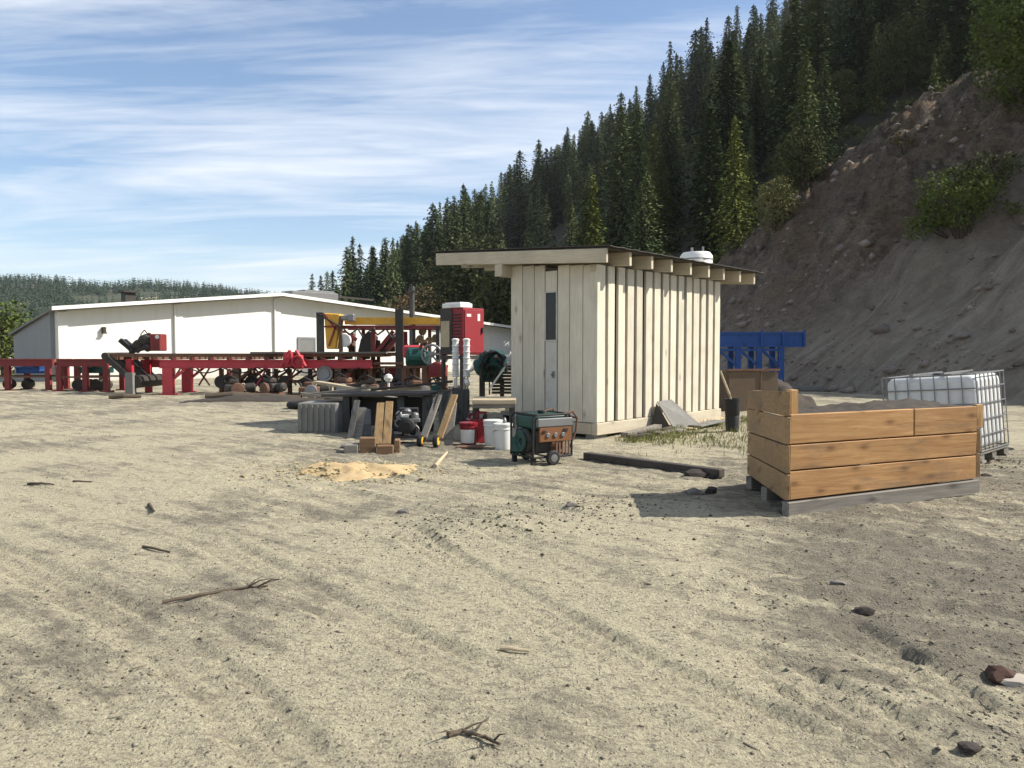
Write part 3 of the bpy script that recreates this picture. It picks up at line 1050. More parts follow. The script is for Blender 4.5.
# ------------------------------------------------------------------ shed
def make_shed():
    c = gp(597, 437)
    a = math.atan2(.745, .667)
    t = thing('wooden_shed', 'tall pale pine board shed with a slanted overhanging roof', 'shed', (c.x, c.y, gz(c.x, c.y) - .02), a)
    L, W, Hh, z0 = 4.55, 1.98, 3.03, .09
    rt = lambda y: Hh + .062 * y            # underside of rafters
    # sills / skids
    mb = MB()
    mb.span((-.045, -.03, z0), (L, .09, z0 + .21)); mb.span((-.045, W - .09, z0), (L, W + .03, z0 + .21))
    mb.build('skid', 'pine_x', t, local=True, bevel=.008)
    MB().span((-.04, .093, z0 + .004), (.06, W - .093, z0 + .20)).build('skid', 'pine_y', t, local=True, bevel=.008)
    mb = MB()
    for x in (.15, 1.6, 3.0, 4.3):
        for y in (.12, W - .15):
            mb.box((x, y, z0 / 2 - .06), (.38, .19, z0 + .12))
    mb.build('footing_block', 'concrete', t, local=True, bevel=.01)
    # long wall: thick boards with open gaps over a recessed backing
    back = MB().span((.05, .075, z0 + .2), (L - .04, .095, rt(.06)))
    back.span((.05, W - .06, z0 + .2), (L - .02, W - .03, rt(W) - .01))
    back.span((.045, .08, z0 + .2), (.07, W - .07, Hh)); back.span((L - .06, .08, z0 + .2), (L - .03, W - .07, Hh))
    back.build('backing', 'dark_wood_z', t, local=True)  # dark wood puts the shade of the board gaps into the colour
    rnd = random.Random(3)
    mb = MB(); n = 15; p = L / n
    for k in range(n):
        w = p - rnd.uniform(.075, .105)
        x0 = k * p + (0 if k == 0 else rnd.uniform(-.008, .012))
        zt = rt(0) + rnd.uniform(-.01, .0)
        dy = rnd.uniform(-.006, .006)
        q = [(x0, -.012 + dy, z0 + .215 + rnd.uniform(-.01, .012)), (x0 + w, -.012 + dy, z0 + .215 + rnd.uniform(-.01, .012)),
             (x0 + w + rnd.uniform(-.008, .008), -.012, zt), (x0 + rnd.uniform(-.008, .008), -.012, zt)]
        if k == 0:
            q[0] = (-.028, q[0][1], q[0][2]); q[3] = (-.028, q[3][1], q[3][2])
        mb.slab(q, -.052)
    mb.build('wall', 'pine', t, local=True, bevel=.005)
    # short wall with the doorway: boards nearly edge to edge
    mb = MB()
    ed = [.045, .31, .60, .87]                       # corner side
    ed2 = [1.16, 1.42, 1.70, 1.975]                  # far side
    for e in (ed, ed2):
        for y0, y1 in zip(e, e[1:]):
            g = rnd.uniform(.004, .012)
            mb.slab([(-.006 + rnd.uniform(-.006, .004), y0 + g, z0 + .212), (-.006, y1 - g, z0 + .212), (-.006, y1 - g, rt(y0) - .004), (-.006, y0 + g, rt(y0) - .004)], .045)
    mb.build('wall', 'pine', t, local=True, bevel=.004)
    # back end wall and far long wall (seen from a step to the side)
    mb = MB()
    for k in range(7):
        mb.span((L - .03, .03 + k * .277, z0 + .2), (L + .01, .03 + k * .277 + .268, Hh))
    mb.build('wall', 'pine', t, local=True)
    mb = MB()
    for k in range(15):
        mb.span((k * p + .005, W - .025, z0 + .215), (k * p + p - .05, W + .015, rt(W) - .005))
    mb.build('wall', 'pine', t, local=True)
    # narrow white door with a slit window
    d = MB().span((-.012, .885, z0 + .212), (.03, 1.145, 1.72))
    MB().span((-.012, .885, 2.62), (.03, 1.145, Hh - .05)).build('door_header', 'pine', t, local=True)
    door = d.build('door', 'door_white', t, local=True, bevel=.004)
    fr = MB()
    fr.span((-.022, .873, 1.72), (.02, .895, 2.61)); fr.span((-.022, 1.135, 1.72), (.02, 1.157, 2.61))
    fr.span((-.022, .896, 1.722), (.02, 1.134, 1.745)); fr.span((-.022, .896, 2.595), (.02, 1.134, 2.618))
    wd = fr.build('window', 'door_white', t, local=True)
    MB().span((-.004, .896, 1.746), (.010, 1.134, 2.594)).build('pane', 'glass', wd, local=True)
    MB().box((-.022, .955, 1.12), (.02, .05, .12)).tube((-.03, .955, 1.12), (-.08, .955, 1.12), .018).build('handle', 'grey_metal', door, local=True)
    # beam carrying the rafters over the doorway side and top plate
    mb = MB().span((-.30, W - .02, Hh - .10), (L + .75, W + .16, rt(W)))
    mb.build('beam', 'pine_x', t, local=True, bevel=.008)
    MB().span((-.04, .02, Hh - .12), (-.008, .14, Hh - .004)).build('bracket', 'pine_y', t, local=True)
    # rafters
    xs = np.linspace(-.17, 5.45, 9)
    for k, x in enumerate(xs):
        y0, y1 = -.36 + rnd.uniform(-.02, .02), 3.78 + rnd.uniform(-.05, .03)
        q = [(x - .045, y0, rt(y0)), (x - .045, y1, rt(y1)), (x - .045, y1, rt(y1) + .235), (x - .045, y0, rt(y0) + .235)]
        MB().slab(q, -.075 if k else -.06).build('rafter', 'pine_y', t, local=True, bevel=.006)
    # purlin boards and roofing sheet
    ys = np.linspace(-.40, 3.86, 19)
    mb = MB()
    for k in range(18):
        a0, b0 = ys[k], ys[k + 1] - .012
        mb.slab([(-.24, a0, rt(a0) + .238), (5.58, a0, rt(a0) + .238), (5.58, b0, rt(b0) + .238), (-.24, b0, rt(b0) + .238)], .022)
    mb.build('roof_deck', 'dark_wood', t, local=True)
    mb = MB()
    nx = 60
    vs, fs = [], []
    for i in range(nx + 1):
        x = -.29 + 5.93 * i / nx
        zz = .262 + .012 * (1 if i % 4 == 0 else 0)
        for y in (-.46, 1.7, 3.92):
            vs += [(x, y, rt(y) + zz), (x, y, rt(y) + zz + .010)]
    for i in range(nx):
        b, c_ = i * 6, (i + 1) * 6
        for j in (0, 2):
            fs += [(b + j, b + j + 2, c_ + j + 2, c_ + j), (b + j + 1, c_ + j + 1, c_ + j + 3, b + j + 3)]
        fs += [(b, c_, c_ + 1, b + 1), (b + 4, b + 5, c_ + 5, c_ + 4)]
    fs += [(0, 1, 3, 2), (2, 3, 5, 4)]
    e = nx * 6
    fs += [(e, e + 2, e + 3, e + 1), (e + 2, e + 4, e + 5, e + 3)]
    mb.add(vs, fs).build('roof', 'roofing', t, local=True)
    return t


make_shed()

# ------------------------------------------------------------------ big plank crate
def make_crate():
    A = gp(790, 518)
    A = Vector((A.x, A.y, 0))
    az = gz(A.x, A.y)
    e1 = Vector((.940, .342, .030)); e2 = Vector((.055, .9985, .012))
    t = thing('plank_crate', 'large open orange brown plank crate on a grey skid', 'crate', (A.x, A.y, az), math.atan2(.342, .94))
    W, D = 2.26, 1.36
    O = Vector((A.x, A.y, az + .125))
    up = Vector((-.012, .0, 1)).normalized()
    P = lambda a, b, c: O + e1 * a + e2 * b + up * c
    th = .045
    rnd = random.Random(5)

    def wall(name, mat, p0, p1, hs, inward, axis, heights1=None, joint=None):
        """a stack of boards between two bottom corners"""
        mb = MB(); z0 = 0; z1 = 0
        for k, h in enumerate(hs):
            h1 = h if heights1 is None else heights1[k]
            g = .006
            q = [p0 + up * (z0 + g), p1 + up * (z1 + g), p1 + up * (z1 + h1 - g), p0 + up * (z0 + h - g)]
            sg = th * (1 if (q[1] - q[0]).cross(q[3] - q[0]).dot(inward) > 0 else -1)
            cuts = [0.0] + ([joint[k]] if joint and k in joint else []) + [1.0]
            for ca, cb in zip(cuts, cuts[1:]):
                ca, cb = ca + (.002 if ca else 0), cb - (.002 if cb < 1 else 0)
                qq = [q[0].lerp(q[1], ca), q[0].lerp(q[1], cb), q[3].lerp(q[2], cb), q[3].lerp(q[2], ca)]
                mb.slab([p + inward * rnd.uniform(-.005, .005) for p in qq], sg)
            z0 += h; z1 += h1
        return mb.build(name, mat, t, bevel=.005)
    n1 = Vector((-e1.y, e1.x, 0)).normalized()          # into the crate from the front
    n2 = Vector((e2.y, -e2.x, 0)).normalized()
    # front: bottom wide plank pair, top plank set back a little higher at the left
    wall('front_panel', 'crate_x', P(.0, 0, 0), P(W, 0, 0), [.265, .235, .275], n1, 'x', [.235, .23, .262], {2: .64})
    wall('side_panel', 'crate_y', P(-.052, .012, .0), P(-.052, D, .005), [.24, .26, .255, .235], n2, 'y', [.22, .235, .245, .20])
    wall('side_panel', 'crate_y', P(W + .055, .0, .005), P(W + .055, D, .005), [.25, .24, .16], -n2, 'y')
    wall('back_panel', 'crate_x', P(0, D, .0), P(W, D, .0), [.25, .24, .13], -n1, 'x')
    MB().bar(P(W + .03, .03, .5), P(W + .03, .03, .735), .05, .09, up=e1).build('corner_post', 'crate_z', t, bevel=.005)
    for (a, b, h) in ((.045, .095, .985), (W - .05, .095, .70), (.045, D - .09, .9), (W - .05, D - .09, .5)):
        MB().bar(P(a, b, 0), P(a, b, h), .085, .085, up=e1).build('corner_post', 'crate_z', t, bevel=.006)
    # dirt-coloured boards of the floor
    mb = MB()
    for k in range(7):
        b0 = .05 + k * .18
        mb.slab([P(.02, b0, .01), P(W - .02, b0, .01), P(W - .02, b0 + .17, .01), P(.02, b0 + .17, .01)], .03)
    mb.build('floor_board', 'grey_wood', t)
    sx, sy = np.meshgrid(np.linspace(.03, W - .03, 46), np.linspace(.06, D - .08, 30))
    sz = .655 + .09 * fbm(sx, sy, .8, 4, 150) + .07 * np.sin(np.pi * sy / D) + .03 * fbm(sx, sy, .15, 3, 151)
    pts_ = np.array([tuple(P(float(a_), float(b_), float(c_))) for a_, b_, c_ in zip(sx.ravel(), sy.ravel(), sz.ravel())])
    _, qs = grid_mesh(sx, sy, sz)
    mes = mesh_np('soil_fill', pts_ - np.array(O), qs, M['soil'], True)
    os_ = bpy.data.objects.new('soil_fill', mes); COL.objects.link(os_); os_.location = O
    tag(os_, 'dark loose soil filling the plank crate almost to its rim', 'soil')
    # skid runners
    for b in (-.03, D * .5, D - .09):
        q = [P(-.03, b, -.15), P(W + .03, b, -.15), P(W + .03, b, -.012), P(-.03, b, -.012)]
        MB().slab(q, -.09).build('runner', 'grey_wood', t, bevel=.006)


make_crate()

# ------------------------------------------------------------------ caged liquid tank
def make_tote():
    # corner nearest the camera, standing slightly crooked behind the crate
    base = gp(982, 470)
    z = gz(base.x, base.y) + .04
    t = thing('caged_tote_tank', 'white plastic liquid tote in a grey wire cage beside the crate', 'tank', (base.x, base.y, z), R(-50))
    tilt = Matrix.Rotation(R(5), 3, Matrix.Rotation(R(50), 3, 'Z') @ Vector((-.52, -.85, 0)))
    K = lambda x, y, zz: tilt @ Vector((x, y, zz))
    W, D, h0, Hh = 1.16, .98, .16, 1.13
    mb = MB()
    for y in (.08, .5, .92):
        for k in range(3):
            mb.box(K(-.08 - k * .5, y, .06), (.12, .14, .10), tilt)
        mb.box(K(-W / 2, y, .015), (W, .14, .03), tilt)
    for x in (-.06, -.34, -.6, -.86, -1.1):
        mb.box(K(x, D / 2, .125), (.11, D, .03), tilt)
    mb.build('pallet', 'grey_wood', t, local=True)
    # bottle: rounded box
    bm = bmesh.new()
    bmesh.ops.create_cube(bm, size=1)
    for v in bm.verts:
        v.co = Vector((v.co.x * (W - .045), v.co.y * (D - .045), v.co.z * (Hh - h0 - .01)))
    bmesh.ops.bevel(bm, geom=bm.edges[:] + bm.verts[:], offset=.10, segments=4, profile=.5, affect='EDGES')
    mb = MB().add([K(v.co.x - W / 2, v.co.y + D / 2, v.co.z + (Hh + h0) / 2 - .005) for v in bm.verts], [tuple(v.index for v in f.verts) for f in bm.faces])
    bm.free()
    mb.build('bottle', 'plastic', t, local=True, smooth=True)
    mb = MB().lathe([(.11, 0), (.11, .035), (.09, .04), (.0, .04)], K(-W / 2, D / 2, Hh - .02))
    mb.build('cap', 'dark_metal', t, local=True)
    # cage
    mb = MB(); r = .008
    for side in range(4):
        p, q = [((0, 0), (-W, 0)), ((-W, 0), (-W, D)), ((-W, D), (0, D)), ((0, D), (0, 0))][side]
        n = 7 if side % 2 == 0 else 7
        for k in range(n):
            f = k / n
            x, y = p[0] + (q[0] - p[0]) * f, p[1] + (q[1] - p[1]) * f
            mb.tube(K(x, y, .14), K(x, y, Hh + .01), r, None, 6)
        for zz in (.15, .35, .55, .75, .95, Hh):
            mb.tube(K(*p, zz), K(*q, zz), r * (1.3 if zz in (.15, Hh) else 1), None, 6)
    for k in (1, 2):
        mb.box(K(-W * k / 3, D / 2, Hh + .025), (.05, D, .022), tilt)
    mb.build('cage', 'steel', t, local=True, smooth=True)


make_tote()

# ------------------------------------------------------------------ white building
def make_building():
    p = at(57, 350, 35)
    a = math.atan2(.757, .654)
    g0 = .0
    t = thing('metal_building', 'long low white metal building with a shallow pitched roof', 'building', (p.x, p.y, g0), a)
    L, He, Hr, He2, xr = 33.5, 3.33, 4.55, 2.95, 11.35
    Dp = 16
    top = lambda x: He + (Hr - He) * x / xr if x < xr else Hr + (He2 - Hr) * (x - xr) / (L - xr)
    MB().slab([(0, 0, -.3), (L, 0, -.3), (L, 0, top(L)), (xr, 0, Hr), (0, 0, He)], -.2).build('front_wall', 'siding', t, local=True)
    # side wall, lower towards the back under a falling lean-to eave
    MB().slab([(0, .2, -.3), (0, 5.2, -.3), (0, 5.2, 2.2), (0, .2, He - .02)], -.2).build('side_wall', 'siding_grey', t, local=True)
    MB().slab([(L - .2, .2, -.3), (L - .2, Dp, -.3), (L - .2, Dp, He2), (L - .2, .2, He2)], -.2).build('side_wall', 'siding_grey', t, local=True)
    mb = MB()
    mb.slab([(-.35, -.62, He + .0), (xr, -.62, Hr + .03), (xr, Dp, Hr - .4), (-.35, 5.4, 2.22)], .10)
    mb.slab([(xr, -.62, Hr + .03), (L + .3, -.62, He2 + .0), (L + .3, Dp, He2 - .4), (xr, Dp, Hr - .4)], .10)
    roof = mb.build('roof', 'building_roof', t, local=True)
    mb = MB()
    for (x0, x1) in ((-.4, xr), (xr, L + .3)):
        z0, z1 = top(max(0, x0)) - .02 + (.0 if x0 > 0 else -.02), top(min(L, x1))
        mb.slab([(x0, -.74, z0 - .02), (x1, -.74, z1 - .02), (x1, -.74, z1 + .15), (x0, -.74, z0 + .15)], -.10)
    mb.build('fascia', 'white', roof, local=True)
    for x in (.25, 5.66, 11.35, 17.0, 22.7, 28.3):
        MB().span((x - .2, -.07, -.3), (x + .2, -.002, top(x) - .12)).build('pilaster', 'siding', t, local=True)
    for x in (5.95, 11.65):
        MB().tube((x - .52, -.1, 0), (x - .52, -.1, top(x) - .2), .045, None, 8).build('downpipe', 'siding', t, local=True)
    # grey door, its frame, a small wall light
    d = MB().span((12.75, -.06, .05), (13.75, -.003, 2.15)).build('door', 'grey_metal', t, local=True)
    fr = MB()
    fr.span((12.65, -.08, .0), (12.748, -.004, 2.25)); fr.span((13.752, -.08, .0), (13.85, -.004, 2.25)); fr.span((12.75, -.08, 2.152), (13.75, -.004, 2.25))
    fr.build('door_frame', 'siding_grey', d, local=True)
    MB().box((2.0, -.10, 2.45), (.16, .2, .28)).box((2.0, -.18, 2.30), (.22, .16, .06)).build('wall_light', 'dark_metal', t, local=True, bevel=.02)
    # beige crate-like lean-to box by the door and low roof units
    mb = MB()
    mb.box((15.2, 2.4, top(15.2) + .45), (3.4, 1.2, .7)); mb.box((15.6, 2.4, top(15.6) + .86), (2.2, .9, .18))
    mb.build('roof_unit', 'steel', roof, local=True, bevel=.04)
    mb = MB()
    mb.tube((19.5, 3, top(19.5) - .1), (19.5, 3, top(19.5) + 1.0), .10)
    mb.bar((16.5, 2.8, top(16.5) + .78), (20.4, 2.8, top(19.5) + .92), .3, .12)
    mb.build('duct', 'dark_metal', roof, local=True)
    mb = MB().box((5.3, 5, top(5.3) + .40), (.55, .55, .7)); mb.box((5.3, 5, top(5.3) + .78), (.8, .8, .1))
    mb.build('roof_vent', 'dark_metal', roof, local=True)


make_building()

# ------------------------------------------------------------------ red conveyors
def make_log_conveyor():
    Y = 25.6
    p = at(238, 392, Y); zg = gz(p.x, Y)
    t = thing('log_conveyor', 'long bright red steel log conveyor standing before the white building', 'conveyor', (p.x, Y, zg))
    x0, x1 = at(107, 350, Y).x, at(372, 350, Y).x
    zt = 1.40
    for y in (Y, Y + 1.5):
        rl = MB()
        xs_ = at(160, 350, Y).x if y == Y else x0 + .4
        rl.span((xs_, y - .05, .92), (x1, y + .05, 1.13))
        rl.span((xs_, y - .09, 1.132), (x1, y + .09, 1.16)); rl.span((xs_, y - .09, .89), (x1, y + .09, .918))
        rl.build('side_rail', 'pink_red', t)
    mb = MB()
    for y in (Y - .02, Y + .5, Y + 1.0, Y + 1.5):
        mb.span((x0, y - .06, 1.27), (x1 + .4, y + .06, 1.38))
    k = 0
    x = x0 + .3
    while x < x1:
        mb.span((x, Y - .12, 1.18), (x + .10, Y + 1.6, 1.27)); x += .62
    mb.build('deck', 'rust', t)
    mb = MB()
    mb.span((at(252, 350, Y).x, Y - .2, 1.385), (x1 + .5, Y + .25, 1.44)); mb.span((at(270, 350, Y).x, Y + .3, 1.385), (x1 - .2, Y + .6, 1.43))
    mb.build('cover_plank', 'grey_wood', t)
    x = x0 + 1.6                                          # lit brackets on the rail
    while x < x1 - .2:
        MB().span((x, Y - .10, 1.162), (x + .10, Y - .052, 1.24)).build('bracket', 'pink_red', t); x += .62
    for px_ in (168, 236, 338):
        x = at(px_, 350, Y).x
        for y in (Y, Y + 1.5):
            w = .24 if px_ == 168 else .13
            w = .17 if px_ == 168 else .11
            b = MB().span((x - w, y - .10, .0 + zg), (x + w, y + .10, .888))
            b.span((x - w - .1, y - .18, zg - .02), (x + w + .1, y + .18, zg + .05))
            b.bar((x + w, y, .55), (x + w + .4, y, .87), .08, .08)
            b.build('leg', 'pink_red' if px_ == 168 else 'rust', t)
    x = at(128, 350, Y).x
    for y in (Y + .1, Y + 1.4):
        MB().span((x - .1, y - .08, zg), (x + .1, y + .08, 1.2)).build('leg', 'red', t)
    for k in range(13):                                   # thin cross bracing and hanging lines
        xa = at(180 + k * 14.5, 350, Y).x
        MB().bar((xa, Y + .1, .95), (xa + (.45 if k % 2 else -.4), Y + .1, .32), .05, .05).build('brace', ['pink_red', 'rust', 'dark_red'][k % 3], t)
    mb = MB()
    for k in range(5):
        xa = at(190 + k * 34, 350, Y).x
        mb.path([(xa + i * .16, Y - .13, .92 - .18 * math.sin(math.pi * i / 7)) for i in range(8)], .022, 6)
    mb.build('cable', 'black', t)
    # sloping dark tail end with a head drum
    mb = MB()
    for y in (Y - .1, Y + .45, Y + 1.0, Y + 1.5):
        mb.bar((x0 - .02, y, 1.30), (x0 + 1.05, y, .35), .14, .18)
    mb.tube((x0 + .02, Y - .2, 1.3), (x0 + .02, Y + 1.6, 1.3), .12)
    mb.tube((x0 + 1.0, Y - .2, .45), (x0 + 1.0, Y + 1.6, .45), .22)
    mb.build('tail_section', 'dark_metal', t)
    MB().span((x0 + .75, Y - .35, zg - .02), (x0 + 1.0, Y - .1, .75)).build('leg', 'concrete', t)
    # drive station: red guards and sprockets
    xd = at(296, 350, Y).x
    mb = MB()
    mb.span((xd - .34, Y - .32, .95), (xd - .04, Y - .07, 1.42)); mb.span((xd + .02, Y - .36, .88), (xd + .30, Y - .07, 1.34))
    mb.bar((xd - .45, Y - .3, .9), (xd - .1, Y - .3, 1.5), .12, .10); mb.bar((xd + .1, Y - .38, 1.5), (xd + .42, Y - .38, .95), .12, .10)
    dr = mb.build('drive_unit', 'pink_red', t, bevel=.03)
    mb = MB()
    mb.ring((xd + .16, Y - .42, 1.12), (0, 1, 0), .17, .05); mb.tube((xd - .2, Y - .45, 1.15), (xd - .2, Y - .3, 1.15), .11)
    mb.build('sprocket', 'red', dr)
    # idler wheel and a lower row of rusty trolley frames
    xw = at(326, 350, Y).x
    mb = MB().lathe([(.05, -.05), (.17, -.06), (.17, -.02), (.26, -.04), (.26, .06), (.05, .05)], (xw, Y - .2, .72), (0, 1, 0))
    mb.build('idler_wheel', 'steel', t, smooth=True)
    mb = MB()
    for px_ in (214, 222, 232, 244, 262, 270, 284, 305, 350, 362):
        x = at(px_, 350, Y).x
        mb.span((x - .06, Y + .55, zg), (x + .06, Y + .7, .86))
        mb.bar((x, Y + .5, .3 + (px_ % 7) * .05), (x + .45, Y + .5, .8), .07, .07)
    mb.span((at(210, 350, Y).x, Y + .5, .38), (x1, Y + .62, .48))
    mb.build('under_frame', 'rust', t)
    for px_ in (216, 229, 247, 259, 281, 304):
        x = at(px_, 350, Y).x
        MB().lathe([(.07, -.06), (.22, -.06), (.22, .06), (.07, .06)], (x, Y + .42, .42), (0, 1, 0), 14).build('roller', 'dark_metal', t)


make_log_conveyor()


def make_winch():
    Y = 26.2
    p = at(150, 352, Y)
    z = 1.46
    t = thing('winch_engine', 'small red and black winch engine perched on the red conveyor', 'engine', (p.x, Y, z - .06))
    x = lambda px: at(px, 350, Y).x
    zz = lambda py: at(512, py, Y).z
    MB().span((x(153), Y - .25, zz(351)), (x(164), Y + .25, zz(334))).build('housing', 'dark_red', t, bevel=.03)
    MB().lathe([(.06, 0), (.07, .012), (0, .014)], (x(161), Y - .265, zz(337)), (0, -1, 0), 12).build('badge', 'label_white', t)
    mb = MB()
    for k, (a, b, r) in enumerate(((138, 345, .17), (146, 340, .2), (150, 347, .14), (135, 350, .1))):
        mb.lathe([(r * .5, -.2), (r, -.15), (r, .15), (r * .4, .22)], (x(a), Y, zz(b)), (.3 * k - .3, 1, .2), 12)
    mb.bar((x(131), Y - .1, zz(352)), (x(152), Y - .1, zz(347)), .1, .12); mb.tube((x(148), Y, zz(338)), (x(150), Y, zz(333)), .05)
    mb.build('motor', 'dark_metal', t)
    MB().bar((x(122), Y - .1, zz(340)), (x(136), Y - .1, zz(352)), .16, .14).bar((x(122), Y + .2, zz(340)), (x(136), Y + .2, zz(352)), .16, .1).build('boom', 'black', t)
    MB().path([(x(140), Y, zz(342)), (x(142), Y - .05, zz(334)), (x(145), Y, zz(330)), (x(148), Y, zz(334))], .018, 6).build('hose', 'black', t)


make_winch()


def make_roller_bed(px0, px1, Y, label, legs, bins):
    x0, x1 = at(px0, 350, Y).x, at(px1, 350, Y).x
    zg = gz((x0 + x1) / 2, Y)
    t = thing('roller_bed', label, 'conveyor', ((x0 + x1) / 2, Y, zg), 0, 'dark red roller beds')
    for y in (Y, Y + 1.1):
        MB().span((x0, y - .05, .92), (x1, y + .05, 1.16)).span((x0, y - .09, 1.14), (x1, y + .09, 1.18)).build('side_rail', 'dark_red', t)
    x = x0 + .2
    while x < x1:
        MB().tube((x, Y + .06, 1.10), (x, Y + 1.04, 1.10), .075, None, 10).build('roller', 'rust', t); x += .42
    for y in (Y - .01, Y + 1.09):
        MB().span((x0 + .1, y - .04, .52), (x1 - .1, y + .04, .58)).build('lower_rail', 'rust', t)
    for f in legs:
        x = x0 + (x1 - x0) * f
        for y in (Y, Y + 1.1):
            MB().span((x - .09, y - .07, zg - .02), (x + .09, y + .07, .92)).span((x - .2, y - .12, zg - .02), (x + .2, y + .12, zg + .04)).build('leg', 'dark_red', t)
    for (f0, f1, m, z0, z1) in bins:
        xa, xb = x0 + (x1 - x0) * f0, x0 + (x1 - x0) * f1
        MB().span((xa, Y + .2, z0), (xb, Y + .9, z1)).span((xa - .03, Y + .17, z1 - .05), (xb + .03, Y + .93, z1)).build('bin', m, t, bevel=.02)
    mb = MB()
    for k in range(6):
        xx = x0 + (x1 - x0) * (.25 + .11 * k)
        mb.lathe([(.08, -.1), (.20, -.1), (.20, .1), (.08, .1)], (xx, Y + .5, .22 + zg), (0, 1, .1 * k), 12)
    mb.build('drive_chain', 'dark_metal', t)


make_roller_bed(-120, 53, 27.4, 'dark red roller bed with a blue bin under it at the left margin', (.05, .5, .735, .97), [(.76, .9, 'blue', .66, .9)])
make_roller_bed(57, 108, 27.0, 'short dark red roller bed with a green bin beside the red conveyor', (.04, .55, .96), [(.35, .85, 'green', .68, .9)])

# ------------------------------------------------------------------ saw mill line
def make_sawmill():
    Y = 26.0
    p = at(380, 395, Y); zg = gz(p.x, Y)
    t = thing('band_sawmill', 'rusty sawmill line with a long yellow overhead beam and yellow hood', 'sawmill', (p.x, Y, zg))
    x = lambda px: at(px, 350, Y).x
    z = lambda py: at(512, py, Y).z
    D = 1.7
    MB().span((x(343), Y + .3, z(324)), (x(441), Y + .55, z(317))).span((x(343), Y + 1.3, z(323.5)), (x(441), Y + 1.5, z(318))).build('overhead_beam', 'yellow', t)
    mb = MB()
    mb.span((x(338), Y + .25, z(328.5)), (x(441), Y + .6, z(325.2))); mb.span((x(340), Y + 1.25, z(329)), (x(441), Y + 1.55, z(325.5)))
    mb.build('lower_beam', 'dark_red', t)
    # hood: tapering yellow chute
    mb = MB()
    mb.slab([(x(327), Y - .1, z(349)), (x(336), Y - .1, z(349)), (x(341), Y - .1, z(314)), (x(325), Y - .1, z(313))], -.7)
    hood = mb.build('hood', 'yellow', t, bevel=.03)
    mb = MB()
    mb.bar((x(325), Y - .14, z(314)), (x(338), Y - .14, z(330)), .07, .05); mb.bar((x(330), Y - .14, z(346)), (x(337), Y - .14, z(326)), .07, .05)
    mb.span((x(324.5), Y - .16, z(327.5)), (x(341), Y - .12, z(326)))
    mb.build('brace', 'dark_red', hood)
    for (pa, w, y, top, m) in ((320.5, .22, 0, 312.5, 'dark_wood_z'), (316.5, .14, .6, 316, 'dark_wood_z'), (341, .10, 0, 316, 'rust'), (372, .13, .2, 327, 'rust'), (400, .26, -.1, 309, 'dark_metal'),
                              (412.5, .09, .4, 324, 'dark_metal'), (355, .10, 1.5, 326, 'rust'), (425, .11, 1.5, 326, 'rust'), (437, .12, .3, 326, 'dark_metal')):
        MB().span((x(pa) - w / 2, Y + y - .09, zg - .05), (x(pa) + w / 2, Y + y + .09, z(top))).build('post', m, t)
    mb = MB()
    mb.span((x(316), Y - .1, z(356)), (x(405), Y + .02, z(352.5))); mb.span((x(316), Y + 1.4, z(356)), (x(440), Y + 1.52, z(352.5)))
    mb.span((x(360), Y - .35, z(364.5)), (x(405), Y - .25, z(362))); mb.span((x(318), Y - .2, z(368)), (x(440), Y + .0, z(366)))
    for pa in range(318, 440, 9):
        mb.span((x(pa), Y + .02, z(355.5)), (x(pa) + .09, Y + 1.4, z(353)))
    mb.build('bed_frame', 'rust', t)
    for pa in (330, 350, 371, 404, 424):
        MB().span((x(pa) - .06, Y - .2, zg), (x(pa) + .06, Y - .05, z(366))).build('bed_leg', 'rust', t)
        MB().span((x(pa) - .06, Y + 1.4, zg), (x(pa) + .06, Y + 1.5, z(356))).build('bed_leg', 'rust', t)
    # carriage bodies and slanted feed arms
    mb = MB()
    mb.slab([(x(356), Y + .3, z(352)), (x(372), Y + .3, z(352)), (x(372), Y + .3, z(336)), (x(366), Y + .3, z(331)), (x(359), Y + .3, z(339))], -.9)
    mb.slab([(x(377), Y + .2, z(352)), (x(386), Y + .2, z(352)), (x(393), Y + .2, z(338)), (x(389), Y + .2, z(333))], -.8)
    mb.build('carriage', 'dark_metal', t, bevel=.02)
    for a_, b_ in (((343, 331), (356, 340)), ((375, 353), (393, 331)), ((386, 350), (396, 338)), ((373.5, 352), (373.5, 329))):
        MB().bar((x(a_[0]), Y + .1, z(a_[1])), (x(b_[0]), Y + .1, z(b_[1])), .1, .12).build('feed_arm', 'dark_red', t)
    rnd = random.Random(33)
    for k in range(9):
        pa = 345 + k * 10 + rnd.uniform(-3, 3)
        yy = Y + rnd.uniform(.1, 1.2)
        z0_, z1_ = z(352), z(352) + rnd.uniform(.25, .75)
        mb = MB().span((x(pa) - rnd.uniform(.04, .16), yy, z0_), (x(pa) + rnd.uniform(.04, .16), yy + .25, z1_))
        mb.lathe([(.04, -.03), (.12, -.03), (.12, .03), (.04, .03)], (x(pa), yy - .04, z0_ + .22), (0, 1, 0), 12)
        mb.build('feed_unit', ['rust', 'dark_metal', 'dark_red', 'dark_metal'][k % 4], t, bevel=.02)
    for k in range(6):
        pa = 326 + k * 20
        mb = MB().bar((x(pa), Y - .12, z(366)), (x(pa + 13), Y - .12, z(386)), .07, .05)
        mb.build('diagonal_brace', 'rust', t)
    for k in range(5):
        pa = 334 + k * 19
        MB().span((x(pa) - .3, Y + .35, z(380 + (k % 3) * 4)), (x(pa) + .22, Y + 1.1, z(368))).build('chain_case', ['dark_metal', 'rust', 'dark_metal', 'dark_red'][k % 4], t, bevel=.03)
    MB().lathe([(.09, -.05), (.21, -.05), (.24, 0), (.21, .05), (.09, .05)], (x(345), Y + .0, z(340)), (.2, 1, .1)).build('white_sheave', 'white', t)
    mb = MB().span((x(348), Y - .12, z(321.5)), (x(355), Y + .2, z(314)))
